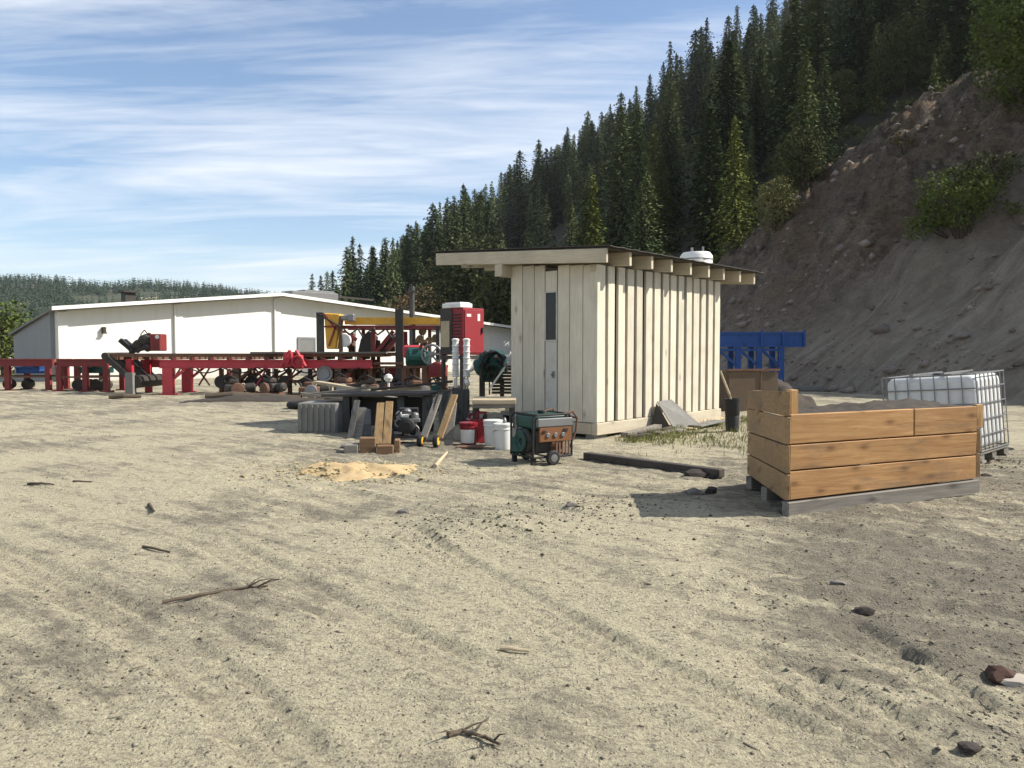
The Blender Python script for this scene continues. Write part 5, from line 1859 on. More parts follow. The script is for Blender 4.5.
def make_generator():
    p = gp(533, 464)
    t = thing('portable_generator', 'green portable generator with a brown control panel and black frame', 'generator', (p.x, p.y, gz(p.x, p.y)), R(31))
    L, W, h = .62, .56, .66
    # local x: along the panel side, y: depth; the panel faces -y, the engine end faces -x
    mb = MB(); r = .016
    for y in (0, W):
        pts_ = [(0, y, .10), (0, y, h - .06), (.05, y, h), (L - .05, y, h), (L, y, h - .06), (L, y, .10), (0, y, .10)]
        mb.path(pts_, r, 8)
    for (a, b) in ((0, .10), (L, .10), (.05, h), (L - .05, h)):
        mb.tube((a, 0, b), (a, W, b), r)
    for zz in (.30,):
        mb.tube((0, 0, zz), (0, W, zz), r * .8)
    mb.build('frame', 'black', t, local=True, smooth=True)
    bm = bmesh.new(); bmesh.ops.create_cube(bm, size=1)
    for v in bm.verts:
        v.co = Vector((v.co.x * (L - .08), v.co.y * (W - .06), v.co.z * .2))
    bmesh.ops.bevel(bm, geom=bm.edges[:] + bm.verts[:], offset=.05, segments=3, profile=.6, affect='EDGES')
    tank = MB().add([(v.co.x + L / 2, v.co.y + W / 2, v.co.z + h - .10) for v in bm.verts], [tuple(v.index for v in f.verts) for f in bm.faces]).build('fuel_tank', 'green', t, local=True, smooth=True)
    bm.free()
    MB().lathe([(.045, 0), (.05, .01), (.05, .035), (0, .04)], (L * .5, W * .5, h + .005), (0, 0, 1), 14).build('cap', 'black', tank, local=True)
    MB().span((.10, .06, .14), (.34, W - .08, .46)).lathe([(.10, 0), (.17, .02), (.17, .09), (.12, .12)], (.10, W * .48, .30), (-1, 0, 0), 22).build('engine', 'dark_metal', t, local=True, bevel=.02)
    MB().lathe([(.0, .0), (.05, .0), (.135, .02), (.145, 0)], (-.03, W * .48, .30), (-1, 0, 0), 22).ring((-.035, W * .48, .30), (1, 0, 0), .10, .012).build('recoil_cover', 'green', t, local=True)
    MB().span((-.02, .34, .12), (.09, W - .02, .44)).build('air_filter', 'green', t, local=True, bevel=.02)
    MB().span((.03, W - .10, .34), (.05, W - .06, .5)).box((-.032, .42, .40), (.012, .09, .11)).build('tag', 'steel', t, local=True)
    MB().lathe([(.10, -.13), (.15, -.12), (.15, .12), (.10, .13)], (.46, W * .5, .28), (1, 0, 0), 22).build('alternator', 'rust', t, local=True)
    pn = MB().span((.09, -.022, .30), (L - .01, .012, .50)).build('control_panel', 'orange_brown', t, local=True, bevel=.008)
    MB().span((.06, -.03, .502), (L + .0, .03, .615)).build('top_cover', 'grey_metal', t, local=True, bevel=.01)
    mb = MB()
    for k in range(3):
        mb.lathe([(.032, 0), (.032, .012), (.026, .018), (0, .018)], (.22 + k * .12, -.022, .39), (0, -1, 0), 14)
    mb.build('socket', 'steel', pn, local=True)
    MB().box((.16, -.03, .44), (.05, .015, .03)).build('switch', 'black', pn, local=True)
    MB().box((.5, -.03, .45), (.06, .012, .04)).build('switch', 'black', pn, local=True)
    mb = MB()
    for k in range(5):
        mb.span((.36 + k * .05, -.01, .12), (.385 + k * .05, .01, .295))
    mb.build('side_grille', 'rust', t, local=True)
    for y in (-.045, W + .045):
        w = MB().lathe([(.04, -.035), (.085, -.035), (.10, -.02), (.10, .02), (.085, .035), (.04, .035)], (L * .46, y, .09), (0, 1, 0), 20).build('wheel', 'black', t, local=True, smooth=True)
        MB().lathe([(.012, -.04), (.052, -.038), (.052, .038), (.012, .04)], (L * .46, y, .09), (0, 1, 0), 16).build('rim', 'steel', w, local=True)
    MB().tube((L * .46, -.05, .09), (L * .46, W + .05, .09), .012).build('axle', 'steel', t, local=True)
    for y in (.04, W - .04):
        MB().box((.03, y, .045), (.06, .05, .12)).build('foot', 'black', t, local=True)
    hd = [(L + .0, .04, .20), (L + .10, .04, .42), (L + .12, .04, .60), (L + .04, .04, .69), (L - .1, .04, .66)]
    mb = MB().path(hd, .014, 8).path([(a, W - .04, c_) for a, b, c_ in hd], .014, 8).tube((L + .12, .04, .60), (L + .12, W - .04, .60), .014)
    mb.build('handle', 'rust', t, local=True, smooth=True)


make_generator()

# ------------------------------------------------------------------ right-hand yard things
def right_side():
    # blue conveyor frame behind the steel bin
    Y = 29.0
    x = lambda px: at(px, 350, Y).x
    z = lambda py: at(512, py, Y).z
    zg = gz(x(763), Y)
    t = thing('blue_conveyor', 'dark blue steel conveyor frame at the foot of the bare bank', 'conveyor', (x(763), Y, zg))
    for y in (Y, Y + 1.0):
        MB().span((x(708), y - .06, z(345.5)), (x(804), y + .06, z(333.5))).span((x(708), y - .1, z(334)), (x(804), y + .1, z(332))).span((x(708), y - .1, z(347)), (x(804), y + .1, z(345))).build('side_rail', 'blue', t)
    for pa in (760.5, 782, 803):
        MB().span((x(pa) - .04, Y - .14, z(346)), (x(pa) + .04, Y - .10, z(330))).build('upright', 'blue', t)
    for pa in (716, 738, 759, 781):
        for y in (Y, Y + 1.0):
            MB().span((x(pa) - .10, y - .08, zg - .03), (x(pa) + .10, y + .08, z(347))).build('leg', 'blue', t)
    mb = MB()
    for (a, b) in ((740, 757), (762, 779), (719, 736)):
        mb.bar((x(a), Y, z(350)), (x(b), Y, z(365)), .09, .09)
        mb.span((x(a), Y - .05, z(351)), (x(b), Y + .05, z(348.5)))
    mb.build('brace', 'blue', t)
    for k in range(8):
        MB().tube((x(712 + k * 12), Y + .07, z(336)), (x(712 + k * 12), Y + .93, z(336)), .09).build('roller', 'dark_metal', t)

    # brown steel bin
    Y = 19.0
    a, b = at(727, 371, Y), at(781, 371, Y)
    zg = gz((a.x + b.x) / 2, Y)
    t = thing('steel_bin', 'brown steel bin between the shed and the plank crate', 'bin', ((a.x + b.x) / 2, Y, zg), R(12))
    w = (b.x - a.x) / 2
    hh = a.z - zg
    MB().span((-w, 0, -.03), (w * .28, .05, hh)).span((w * .30, .01, -.03), (w, .06, hh - .03)).build('front_panel', 'brown_panel', t, local=True, bevel=.006)
    MB().span((-w, .055, -.03), (-w + .05, 1.1, hh)).build('side_panel', 'brown_panel', t, local=True)
    MB().span((w - .05, .065, -.03), (w, 1.1, hh - .03)).build('side_panel', 'brown_panel', t, local=True)
    MB().span((-w, 1.105, -.03), (w, 1.15, hh)).build('back_panel', 'brown_panel', t, local=True)
    MB().span((-w - .03, -.03, hh + .002), (w + .03, .08, hh + .05)).span((w * .26, -.02, -.02), (w * .32, -.002, hh)).build('rim', 'rust', t, local=True)

    # black barrel with a leaning stick
    p = on_ground(732, 433)
    mb = MB().lathe([(.105, -.01), (.115, .0), (.125, .27), (.118, .29), (.128, .31), (.14, .56), (.15, .57), (.15, .60), (.13, .60), (.12, .3), (0, .28)], p, (0, 0, 1), 22)
    solo(mb, 'black_barrel', 'black', 'narrow black barrel at the far corner of the shed', 'barrel', p, smooth=True)
    q = p + Vector((0, 0, .58))
    mb = MB().taper([q + Vector((.04, .02, -.28)), q + Vector((-.05, .0, .08)), q + Vector((-.22, .02, .52))], [.022, .022, .018], 8)
    solo(mb, 'wooden_stick', 'pale_wood', 'pale stick standing in the black barrel and leaning on the shed', 'stick', q)

    # sheets and boards at the foot of the long shed wall
    c0 = gp(597, 437)
    e1, n = Vector((.667, .745, 0)), Vector((.745, -.667, 0))
    P = lambda a, b, h: Vector((c0.x, c0.y, 0)) + e1 * a + n * b + Vector((0, 0, gz((c0 + e1 * a + n * b).x, (c0 + e1 * a + n * b).y) + h))
    mb = MB().slab([P(1.75, .52, -.01), P(2.50, .70, -.01), P(2.30, .10, .52), P(1.80, .09, .52)], .015)
    solo(mb, 'grey_sheet', 'concrete', 'pale grey fibre sheet leaning on the long shed wall', 'sheet', P(2.1, .5, 0))
    mb = MB().slab([P(1.62, .06, -.01), P(1.70, .50, -.01), P(1.78, .10, .50)], .012)
    solo(mb, 'dark_sheet', 'dark_metal', 'dark triangular sheet wedged left of the leaning grey sheet', 'sheet', P(1.65, .3, 0))
    specs = [((2.0, .62, .02), (3.35, .42, .06), .34, .03, 'pale_wood', 'wide pale board lying right of the leaning sheet'),
             ((2.15, .70, .06), (3.2, .66, .09), .26, .03, 'concrete', 'grey sheet strip lying on the wide pale board'),
             ((2.9, .36, .03), (4.2, .3, .05), .22, .05, 'pale_wood', 'pale board along the shed sill towards the black barrel'),
             ((3.3, .55, .02), (4.25, .62, .03), .16, .05, 'grey_wood', 'weathered board near the black barrel'),
             ((.42, .28, .04), (1.62, .24, .06), .15, .09, 'grey_wood', 'square grey timber along the sill, left of the leaning sheet'),
             ((.62, .46, .03), (1.72, .5, .05), .10, .08, 'dark_wood', 'dark timber in front of the square grey timber'),
             ((.95, .58, .03), (1.75, .66, .03), .20, .05, 'grey_wood', 'flat grey slab end by the grass at the shed wall'),
             ((.3, .45, .03), (.72, .62, .03), .13, .07, 'dark_wood', 'short dark offcut near the front shed corner')]
    for a, b, w, h, m, lab in specs:
        mb = MB().bar(P(*a), P(*b), w, h)
        solo(mb, 'loose_board', m, lab, 'board', P(*a), bevel=.006)

    # long dark beam on the ground in front of the shed
    a, b = on_ground(586, 457), on_ground(722, 476)
    t_ = thing('long_beam', 'long dark weathered beam lying in front of the shed', 'beam', a)
    MB().bar(a + Vector((0, 0, .05)), b + Vector((0, 0, .07)), .13, .10).build('beam_body', 'dark_wood', t_, bevel=.01)
    MB().bar(a.lerp(b, .25) + Vector((0, .12, .02)), a.lerp(b, .8) + Vector((-.02, -.12, .02)), .09, .05).build('split_strip', 'dark_wood', t_)
    p = on_ground(700, 474)
    mb = MB().rock((p.x, p.y, p.z + .03), (.20, .12, .07), 4).rock((p.x + .14, p.y - .04, p.z + .02), (.12, .1, .05), 6)
    solo(mb, 'charred_chunk', 'dark_stone', 'charred black wood chunk under the end of the long beam', 'wood chunk', p)
    # pale slab beam at the toe of the bank
    a, b = on_ground(786, 390), on_ground(893, 389)
    mb = MB().bar(a + Vector((0, 0, .08)), b + Vector((0, 0, .08)), .3, .18)
    solo(mb, 'concrete_kerb', 'concrete', 'long pale concrete strip lying at the foot of the bank', 'kerb', a, bevel=.02)
    # dark earth mounds behind the crate and beside the steel bin
    for (cx_, cy_, rx, ry, hh, sd_, lab) in ((6.9, 20.6, 1.1, .9, 1.0, 2, 'grey brown dirt pile beside the brown steel bin'), (-7.4, 22.6, 2.6, .7, .20, 3, 'low dark debris ridge along the foot of the red conveyor')):
        xs_, ys_ = np.meshgrid(np.linspace(-1.2, 1.2, 44) * rx, np.linspace(-1.2, 1.2, 34) * ry)
        r_ = np.hypot(xs_ / rx, ys_ / ry) + .25 * fbm(xs_ + 9 * sd_, ys_, .8, 3, 140)
        h_ = hh * np.maximum(0, 1 - r_) ** .8 * (1 + .35 * fbm(xs_, ys_ + 5 * sd_, .4, 4, 141)) - .06 * sstep(.85, 1.1, r_)
        v_, q_ = grid_mesh(xs_, ys_, G(xs_ + cx_, ys_ + cy_) + h_)
        me_ = mesh_np('earth_mound', v_, q_, M['soil'], True)
        o_ = bpy.data.objects.new('earth_mound', me_); COL.objects.link(o_); o_.location = (cx_, cy_, 0)
        tag(o_, lab, 'dirt mound')
    # white hopper rising behind the shed roof
    Y = 30.0
    p = at(695, 380, Y)
    zg = gz(p.x, Y)
    zt = at(512, 252, Y).z
    t = thing('white_hopper', 'white steel hopper top showing above the shed roof', 'hopper', (p.x, Y, zg), R(20))
    h = zt - zg
    MB().lathe([(.10, h - 3.0), (.62, h - 1.5), (.62, h - .16), (.52, h - .03), (.2, h), (0, h)], (0, 0, 0), (0, 0, 1), 20).build('vessel', 'white', t, local=True, smooth=True)
    MB().tube((-.2, 0, h - .05), (-.2, 0, h + .16), .05).tube((.3, .0, h - .12), (.3, 0, h + .22), .04).tube((-.45, 0, h - .2), (-.45, 0, h - .02), .04).build('vent_pipe', 'steel', t, local=True)
    for k in range(4):
        a_ = math.pi / 4 + k * math.pi / 2
        MB().span((.6 * math.cos(a_) - .05, .6 * math.sin(a_) - .05, -.05), (.6 * math.cos(a_) + .05, .6 * math.sin(a_) + .05, h - 1.2)).build('leg', 'grey_metal', t, local=True)
    MB().ring((0, 0, h - .3), (0, 0, 1), .63, .02).ring((0, 0, h - 1.3), (0, 0, 1), .63, .02).build('band', 'grey_metal', t, local=True)


right_side()

# ------------------------------------------------------------------ loose things on the ground
def ground_bits():
    rocks = [(1001, 679, (.10, .075, .055), 'red_stone', 'rust brown clod with a pale flat stone at the right margin'),
             (865, 613, (.085, .06, .04), 'dark_stone', 'dark grey stone on the low berm right of the tracks'),
             (838, 590, (.065, .05, .03), 'stone', 'small tan stone just above the dark grey one on the berm'),
             (694, 494, (.13, .09, .06), 'stone', 'pale grey stone lying in the shadow of the plank crate'),
             (711, 493, (.09, .08, .085), 'dark_stone', 'dark upright stone beside the crate shadow edge'),
             (970, 748, (.07, .05, .025), 'dark_stone', 'flat dark stone in the lower right corner'),
             (901, 497, (.07, .05, .03), 'dark_stone', 'small dark stone below the right end of the crate'),
             (1004, 452, (.16, .11, .06), 'stone', 'grey rubble lump beside the caged tank'),
             (985, 478, (.12, .08, .05), 'dark_stone', 'dark rubble lump under the caged tank'),
             (572, 508, (.09, .06, .04), 'stone', 'pale stone in the churned dirt left of the crate shadow'),
             (404, 514, (.08, .05, .05), 'stone', 'tan clod standing left of the churned mound'),
             (771, 440, (.07, .05, .04), 'stone', 'small stone in the grass left of the crate')]
    for k, (px_, py_, s_, m, lab) in enumerate(rocks):
        p = on_ground(px_, py_)
        s_ = tuple(v_ * .72 for v_ in s_)
        solo(MB().rock((p.x, p.y, p.z + s_[2] * .25), s_, 30 + k), 'rock', m, lab, 'rock', p, smooth=False)
    p = on_ground(1019, 683)
    solo(MB().rock((p.x, p.y, p.z + .012), (.095, .05, .024), 77), 'rock', 'pebble', 'flat pale stone right of the rust brown clod', 'rock', p)

    def stick(name, pix, r, label, mat='log', lift=.6, twigs=()):
        pts_ = []
        for i, (a, b) in enumerate(pix):
            p_ = on_ground(a, b)
            pts_.append(p_ + Vector((0, 0, r * lift + .004)))
        # resample with small bends
        fine, rr = [], []
        for i in range(len(pts_) - 1):
            for k in range(3):
                fine.append(pts_[i].lerp(pts_[i + 1], k / 3) + Vector((0, 0, .004 * ((i + k) % 2))))
        fine.append(pts_[-1])
        for i in range(len(fine)):
            rr.append(r * (1 - .55 * i / len(fine)))
        mb = MB().taper(fine, rr, 7)
        for (i, dx, dy, dz) in twigs:
            i = min(i, len(fine) - 1)
            q = fine[i]
            mb.taper([q, q + Vector((dx * .5, dy * .5, dz * .8)), q + Vector((dx, dy, dz))], [r * .5, r * .35, r * .12], 5)
        return solo(mb, name, mat, label, 'stick', pts_[0])
    stick('fallen_branch', [(163, 606), (200, 599), (236, 592), (268, 588)], .012, 'long thin branch lying across the pale dirt', twigs=[(7, .16, .02, .05), (7, .06, .14, .03), (8, .18, -.03, .06), (8, .12, .10, .02), (6, .1, .1, .0)])
    stick('gnarled_branch', [(448, 738), (462, 733), (480, 738), (500, 748)], .011, 'short gnarled dark branch near the bottom centre', twigs=[(1, -.05, -.06, .03), (3, .1, .04, .02), (5, .06, .08, .03), (7, .03, -.07, .02), (8, -.06, -.06, .05), (8, .05, -.02, .04)])
    stick('fallen_branch', [(28, 486), (42, 487), (54, 488)], .014, 'short dark stick lying at the left edge of the yard')
    stick('fallen_branch', [(73, 484), (92, 484)], .010, 'thin dark stick right of the short one at the left edge')
    stick('fallen_branch', [(143, 549), (170, 553)], .011, 'thin dark stick above the long branch')
    stick('fallen_branch', [(149, 508), (154, 515)], .018, 'stubby dark stick in the middle left of the yard')
    stick('scrap_lath', [(435, 465), (447, 452)], .03, 'pale lath lying right of the sawdust heap', 'pale_wood')
    stick('scrap_lath', [(500, 652), (530, 655)], .012, 'thin splinter in the tyre tracks', 'pale_wood')

    # sawdust heap
    c = on_ground(352, 470)
    n, m = 64, 40
    xs_, ys_ = np.meshgrid(np.linspace(-1.15, 1.05, n), np.linspace(-.85, .95, m))
    r = np.hypot(xs_ / .85, ys_ / .62) + .5 * fbm(xs_ + 3, ys_, .45, 4, 122)
    h = .085 * np.maximum(0, 1 - r) ** 1.1 + .06 * np.maximum(0, 1 - r ** 2) * (fbm(xs_, ys_, .18, 5, 121, .6) + .1) - .03 * sstep(.85, 1.1, r)
    Z = G(xs_ + c.x, ys_ + c.y) + h + .004
    v, q = grid_mesh(xs_, ys_, Z - c.z)
    me = mesh_np('sawdust_heap', v, q, M['sawdust'], True)
    o = bpy.data.objects.new('sawdust_heap', me); COL.objects.link(o); o.location = (c.x, c.y, c.z)
    tag(o, 'low heap of fresh yellow sawdust in front of the wood base', 'sawdust')

    # gravel, clods and bark chips: uncountable
    def scatter(name, label, cat, mat, count, pick, size, flat, seed, elong=1.0):
        rng = np.random.default_rng(seed)
        base = np.array([(1, 0, 0), (-1, 0, 0), (0, 1, 0), (0, -1, 0), (0, 0, 1), (0, 0, -.6)], float)
        tri = np.array([(0, 2, 4), (2, 1, 4), (1, 3, 4), (3, 0, 4), (2, 0, 5), (1, 2, 5), (3, 1, 5), (0, 3, 5)])
        x_, y_ = pick(rng, count)
        k = len(x_)
        zz = G(x_, y_)
        s_ = size * np.minimum(np.exp(rng.normal(size=k) * .55), 3.2)
        b = base[None] * (1 + .5 * (rng.random((k, 6, 1)) - .5)) + .35 * (rng.random((k, 6, 3)) - .5)
        b = b * np.stack([s_ * elong, s_, s_ * flat], -1)[:, None, :]
        a = rng.random(k) * 6.283
        ca, sa = np.cos(a)[:, None], np.sin(a)[:, None]
        w = np.empty_like(b)
        w[..., 0] = b[..., 0] * ca - b[..., 1] * sa + x_[:, None]
        w[..., 1] = b[..., 0] * sa + b[..., 1] * ca + y_[:, None]
        w[..., 2] = b[..., 2] + (zz + s_ * flat * .25)[:, None]
        f = (tri[None] + (np.arange(k) * 6)[:, None, None]).reshape(-1, 3)
        me_ = mesh_np(name, w.reshape(-1, 3), f, M[mat])
        o_ = bpy.data.objects.new(name, me_); COL.objects.link(o_)
        tag(o_, label, cat, kind='stuff')

    def pick_rough(rng, n_):
        y_ = 2.2 + 14 * rng.random(n_ * 4) ** 1.5
        x_ = y_ * rng.uniform(-.75, .75, n_ * 4)
        keep = rng.random(n_ * 4) < (.16 + .9 * rough_zone(x_, y_)) * (1 - .8 * (track_field(x_, y_)[0] < .9))
        return x_[keep][:n_], y_[keep][:n_]
    scatter('gravel', 'small stones and clods strewn over the dirt yard', 'gravel', 'pebble', 8000, pick_rough, .0045, .7, 41)
    scatter('dirt_clods', 'dark crumbs of earth strewn over the dirt yard', 'clods', 'chips', 6000, pick_rough, .0045, .6, 43)
    scatter('wood_litter', 'splinters and bark chips trodden into the dirt yard', 'wood litter', 'chips', 2600, pick_rough, .0042, .35, 42, 3.0)

    def pick_mound(rng, n_):
        c1 = on_ground(475, 530); c2 = on_ground(595, 508); c3 = on_ground(1005, 465)
        w = rng.integers(0, 3, n_)
        cx = np.array([c1.x, c2.x, c3.x])[w]; cy = np.array([c1.y, c2.y, c3.y])[w]
        return cx + rng.normal(size=n_) * .55, cy + rng.normal(size=n_) * .40
    scatter('rubble', 'loose stony crumbs on the churned mounds of the yard', 'rubble', 'chips', 1500, pick_mound, .0068, .7, 44)

    # grass along the shed and at the bank foot
    rng = np.random.default_rng(51)
    V, Q = [], []
    c0 = gp(597, 437)
    for k in range(1700):
        if k < 1350:
            a_, b_ = rng.uniform(-.1, 5.0), .45 + abs(rng.normal()) * .55
            x_, y_ = c0.x + .667 * a_ + .745 * b_, c0.y + .745 * a_ - .667 * b_
            if rng.random() > .25 + .75 * float(fbm(np.array([x_]), np.array([y_]), .9, 3, 131)[0] > -.05):
                continue
        else:
            x_, y_ = 4 + rng.normal() * .8, 12.5 + rng.normal() * .9
        z_ = gz(x_, y_)
        for j in range(3):
            hh = .035 + .10 * rng.random() ** 2
            an = rng.random() * 6.28
            dx, dy = math.cos(an) * .006, math.sin(an) * .006
            lx, ly = rng.normal() * .04, rng.normal() * .04
            ox, oy = rng.normal() * .04, rng.normal() * .04
            b0 = len(V)
            V += [(x_ + ox - dx, y_ + oy - dy, z_ - .01), (x_ + ox + dx, y_ + oy + dy, z_ - .01), (x_ + ox + lx + dx * .3, y_ + oy + ly + dy * .3, z_ + hh), (x_ + ox + lx - dx * .3, y_ + oy + ly - dy * .3, z_ + hh)]
            Q.append((b0, b0 + 1, b0 + 2, b0 + 3))
    me = mesh_np('grass', np.array(V), np.array(Q), M['grass'])
    o = bpy.data.objects.new('grass', me); COL.objects.link(o)
    tag(o, 'thin patchy grass growing along the long shed wall', 'grass', kind='stuff')


ground_bits()


def bank_bits():
    rng = np.random.default_rng(71)
    base = np.array([(1, 0, 0), (-1, 0, 0), (0, 1, 0), (0, -1, 0), (0, 0, 1), (0, 0, -1)], float)
    tri = np.array([(0, 2, 4), (2, 1, 4), (1, 3, 4), (3, 0, 4), (2, 0, 5), (1, 2, 5), (3, 1, 5), (0, 3, 5)])
    k = 5200
    s_ = rng.uniform(20, 56, k); d_ = 26 * rng.random(k) ** 1.3 - .6
    keep = (d_ < bare_edge(s_) + 1.5) & (rng.random(k) < .25 + .75 * (fbm(s_, d_, 4, 3, 72) > -.05))
    s_, d_ = s_[keep], d_[keep]; k = len(s_)
    x_, y_ = xy(s_, d_); z_ = H(s_, d_)
    sz = .055 * np.minimum(np.exp(rng.normal(size=k) * .75), 7)
    b = base[None] * (1 + .6 * (rng.random((k, 6, 1)) - .5)) + .4 * (rng.random((k, 6, 3)) - .5)
    b = b * sz[:, None, None] * np.array([1.2, 1.0, .75])
    w_ = b + np.stack([x_, y_, z_ + sz * .1], -1)[:, None, :]
    me = mesh_np('bank_rubble', w_.reshape(-1, 3), (tri[None] + (np.arange(k) * 6)[:, None, None]).reshape(-1, 3), M['bank_stone'])
    o = bpy.data.objects.new('bank_rubble', me); COL.objects.link(o)
    tag(o, 'loose stones and boulders caught on the bare bank', 'rubble', kind='stuff')
    blobs = []
    V, Q, n = [], [], 0
    while len(blobs) < 420:
        s1 = rng.uniform(24, 120); d1 = rng.uniform(0, 55)
        e = float(bare_edge(np.array([s1]))[0]) if s1 < 60 else 0
        if d1 < e + rng.uniform(-1.5, 1.0):
            continue
        x1, y1 = xy(s1, d1); z1 = float(H(np.array([s1]), np.array([d1]))[0])
        if not in_view(x1, y1, z1):
            continue
        sc = rng.uniform(.35, 1.15)
        blobs.append(1)
        v, q = leafy_arrays(rng, [(0, 0, sc * .35, sc, .7), (sc * .7, .2, sc * .2, sc * .7, .7)], int(170 + 190 * sc), .075 + .05 * sc)
        V.append(v + np.array([x1, y1, z1], np.float32)); Q.append(q + n); n += len(v)
    me = mesh_np('undergrowth', np.concatenate(V), np.concatenate(Q), M['leaves_olive'])
    o = bpy.data.objects.new('undergrowth', me); COL.objects.link(o)
    tag(o, 'low scrub covering the wooded slope and the crest of the bank', 'undergrowth', kind='stuff')
    rng = np.random.default_rng(73)
    c = on_ground(352, 470)
    k = 900
    x_ = c.x + rng.normal(size=k) * .62; y_ = c.y + rng.normal(size=k) * .45
    z_ = G(x_, y_) + .10 * np.maximum(0, 1 - np.hypot((x_ - c.x) / .85, (y_ - c.y) / .62)) + .004
    sz = .014 * np.exp(rng.normal(size=k) * .4)
    b = base[None] * (1 + .5 * (rng.random((k, 6, 1)) - .5)) * sz[:, None, None] * np.array([1.6, 1, .35])
    a = rng.random(k) * 6.283
    w_ = np.empty_like(b)
    w_[..., 0] = b[..., 0] * np.cos(a)[:, None] - b[..., 1] * np.sin(a)[:, None] + x_[:, None]
    w_[..., 1] = b[..., 0] * np.sin(a)[:, None] + b[..., 1] * np.cos(a)[:, None] + y_[:, None]
    w_[..., 2] = b[..., 2] + z_[:, None]
    me = mesh_np('wood_shavings', w_.reshape(-1, 3), (tri[None] + (np.arange(k) * 6)[:, None, None]).reshape(-1, 3), M['shavings'])
    o = bpy.data.objects.new('wood_shavings', me); COL.objects.link(o)
    tag(o, 'pale wood shavings strewn over and around the sawdust heap', 'shavings', kind='stuff')


bank_bits()

# ------------------------------------------------------------------ light and sky
SC.view_settings.view_transform = 'Standard'
SC.view_settings.look = 'None'
SC.view_settings.exposure = 0.78
SC.view_settings.gamma = 1

sun = bpy.data.lights.new('sun', 'SUN')
sun.energy = 5.0
sun.angle = R(.55)
sun.color = (1, .94, .84)
so = bpy.data.objects.new('sun', sun); COL.objects.link(so)
el, az = R(SUN_EL), R(SUN_AZ)
to_sun = Vector((math.cos(el) * math.cos(az), math.cos(el) * math.sin(az), math.sin(el)))
so.rotation_euler = to_sun.to_track_quat('Z', 'Y').to_euler()
so.location = (30, 0, 40)

w = bpy.data.worlds.new('World')
SC.world = w
w.use_nodes = True
nt = w.node_tree
for n_ in list(nt.nodes):
    nt.nodes.remove(n_)
N = lambda k, **kw: (lambda nd: ([setattr(nd, a, b) for a, b in kw.items()], nd)[1])(nt.nodes.new(k))
Lk = nt.links.new
sky = N('ShaderNodeTexSky', sky_type='NISHITA', sun_disc=False)
sky.sun_elevation = el
sky.sun_rotation = R(90) - az       # the sky measures from +Y, clockwise
sky.air_density = 1.0; sky.dust_density = .4; sky.ozone_density = 2.5


def wm(op, a, b=0.0, clamp=False):
    nd = N('ShaderNodeMath', operation=op, use_clamp=clamp)
    for i, v_ in enumerate((a, b)):
        if isinstance(v_, (int, float)):
            nd.inputs[i].default_value = v_
        else:
            Lk(v_, nd.inputs[i])
    return nd.outputs[0]


tc = N('ShaderNodeTexCoord')
sp = N('ShaderNodeSeparateXYZ'); Lk(tc.outputs['Generated'], sp.inputs[0])
zc = wm('ADD', wm('MAXIMUM', sp.outputs['Z'], 0.0), .10)
cx, cy = wm('DIVIDE', sp.outputs['X'], zc), wm('DIVIDE', sp.outputs['Y'], zc)
cb = N('ShaderNodeCombineXYZ'); Lk(cx, cb.inputs[0]); Lk(cy, cb.inputs[1])


def cloud(scale_xyz, rot, scale, detail, rough, dist, off=(0, 0, 0)):
    mp = N('ShaderNodeMapping'); Lk(cb.outputs[0], mp.inputs['Vector'])
    mp.inputs['Scale'].default_value = scale_xyz
    mp.inputs['Rotation'].default_value = (0, 0, R(rot))
    mp.inputs['Location'].default_value = off
    nz = N('ShaderNodeTexNoise'); Lk(mp.outputs[0], nz.inputs['Vector'])
    nz.inputs['Scale'].default_value = scale
    nz.inputs['Detail'].default_value = detail
    nz.inputs['Roughness'].default_value = rough
    nz.inputs['Distortion'].default_value = dist
    return nz.outputs['Fac']


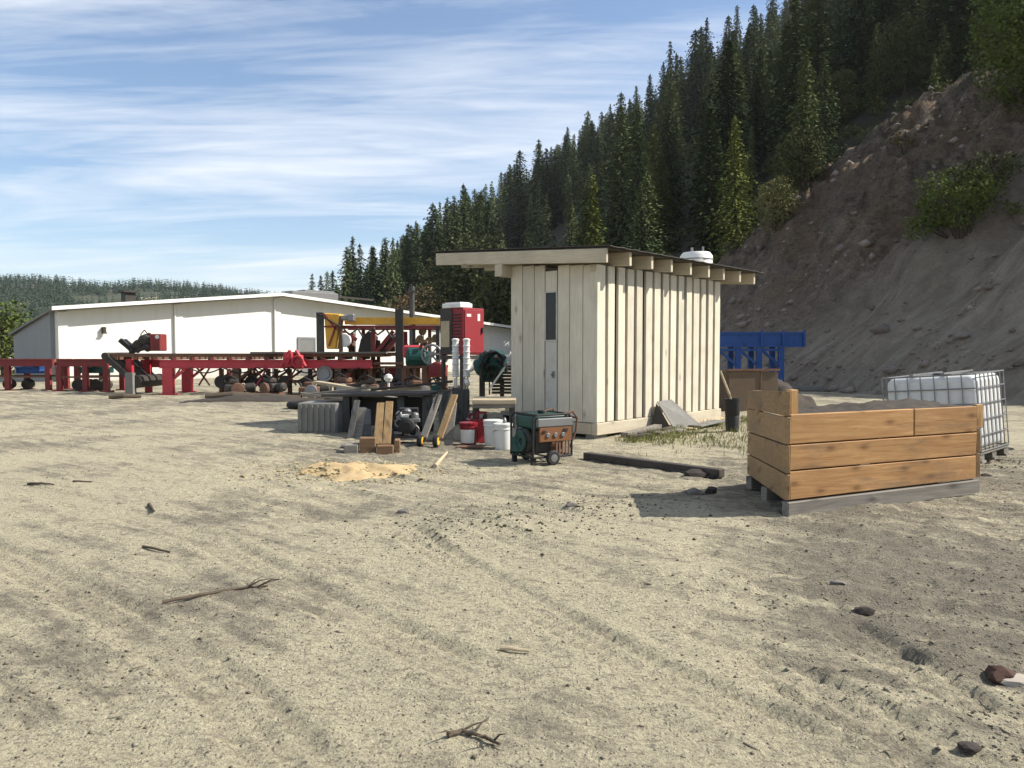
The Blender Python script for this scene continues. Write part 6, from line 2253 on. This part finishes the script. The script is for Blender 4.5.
streak = cloud((.42, 1.5, 1), 10, .85, 12, .58, 1.2, (3.1, 1.4, 0))
fine = cloud((.5, 2.6, 1), -9, 1.7, 12, .60, 1.6, (1.2, 7, 0))
veil = cloud((.35, .7, 1), 0, .8, 4, .5, .3, (8, 2, 0))
mix1 = wm('ADD', wm('MULTIPLY', streak, .6), wm('ADD', wm('MULTIPLY', fine, .26), wm('MULTIPLY', veil, .30)))
rp = N('ShaderNodeValToRGB'); Lk(mix1, rp.inputs['Fac'])
rp.color_ramp.elements[0].position = .50; rp.color_ramp.elements[0].color = (.03, .03, .03, 1)
rp.color_ramp.elements[1].position = .73; rp.color_ramp.elements[1].color = (.80, .80, .80, 1)
mx = N('ShaderNodeMix', data_type='RGBA')
fac = [i for i in mx.inputs if i.name == 'Factor' and i.type == 'VALUE'][0]
A_ = [i for i in mx.inputs if i.name == 'A' and i.type == 'RGBA'][0]
B_ = [i for i in mx.inputs if i.name == 'B' and i.type == 'RGBA'][0]
Lk(rp.outputs['Color'], fac)
hs = N('ShaderNodeHueSaturation'); Lk(sky.outputs[0], hs.inputs['Color'])
hs.inputs['Saturation'].default_value = 1.05; hs.inputs['Value'].default_value = 1.5
Lk(hs.outputs[0], A_)
B_.default_value = (10.2, 10.5, 10.9, 1)
bg = N('ShaderNodeBackground'); bg.inputs['Strength'].default_value = .064
Lk([o_ for o_ in mx.outputs if o_.type == 'RGBA'][0], bg.inputs['Color'])
wo = N('ShaderNodeOutputWorld'); Lk(bg.outputs[0], wo.inputs[0])

# ------------------------------------------------------------------ air
def make_haze():
    mb = MB().span((-2650, -220, -9), (2650, 3650, 285))
    hm = bpy.data.materials.new('thin_haze')
    hm.use_nodes = True
    ht_ = hm.node_tree
    ht_.nodes.remove(ht_.nodes['Principled BSDF'])
    pv = ht_.nodes.new('ShaderNodeVolumePrincipled')
    pv.inputs['Color'].default_value = (.86, .91, 1, 1)
    pv.inputs['Density'].default_value = HAZE
    pv.inputs['Anisotropy'].default_value = .2
    ht_.links.new(pv.outputs[0], ht_.nodes['Material Output'].inputs['Volume'])
    o = mb.build('haze', hm)
    tag(o, 'thin pale haze filling the valley air', 'haze', kind='stuff')


HAZE = .00011
make_haze()

# ------------------------------------------------------------------ render settings
SC.render.engine = 'CYCLES'
cy_ = SC.cycles
cy_.use_denoising = True
try:
    cy_.denoiser = 'OPENIMAGEDENOISE'
except Exception:
    pass
cy_.max_bounces = 5
cy_.diffuse_bounces = 3
cy_.glossy_bounces = 2
cy_.transparent_max_bounces = 4
cy_.use_adaptive_sampling = True
cy_.adaptive_threshold = .02
SC.render.resolution_x, SC.render.resolution_y = 1024, 768
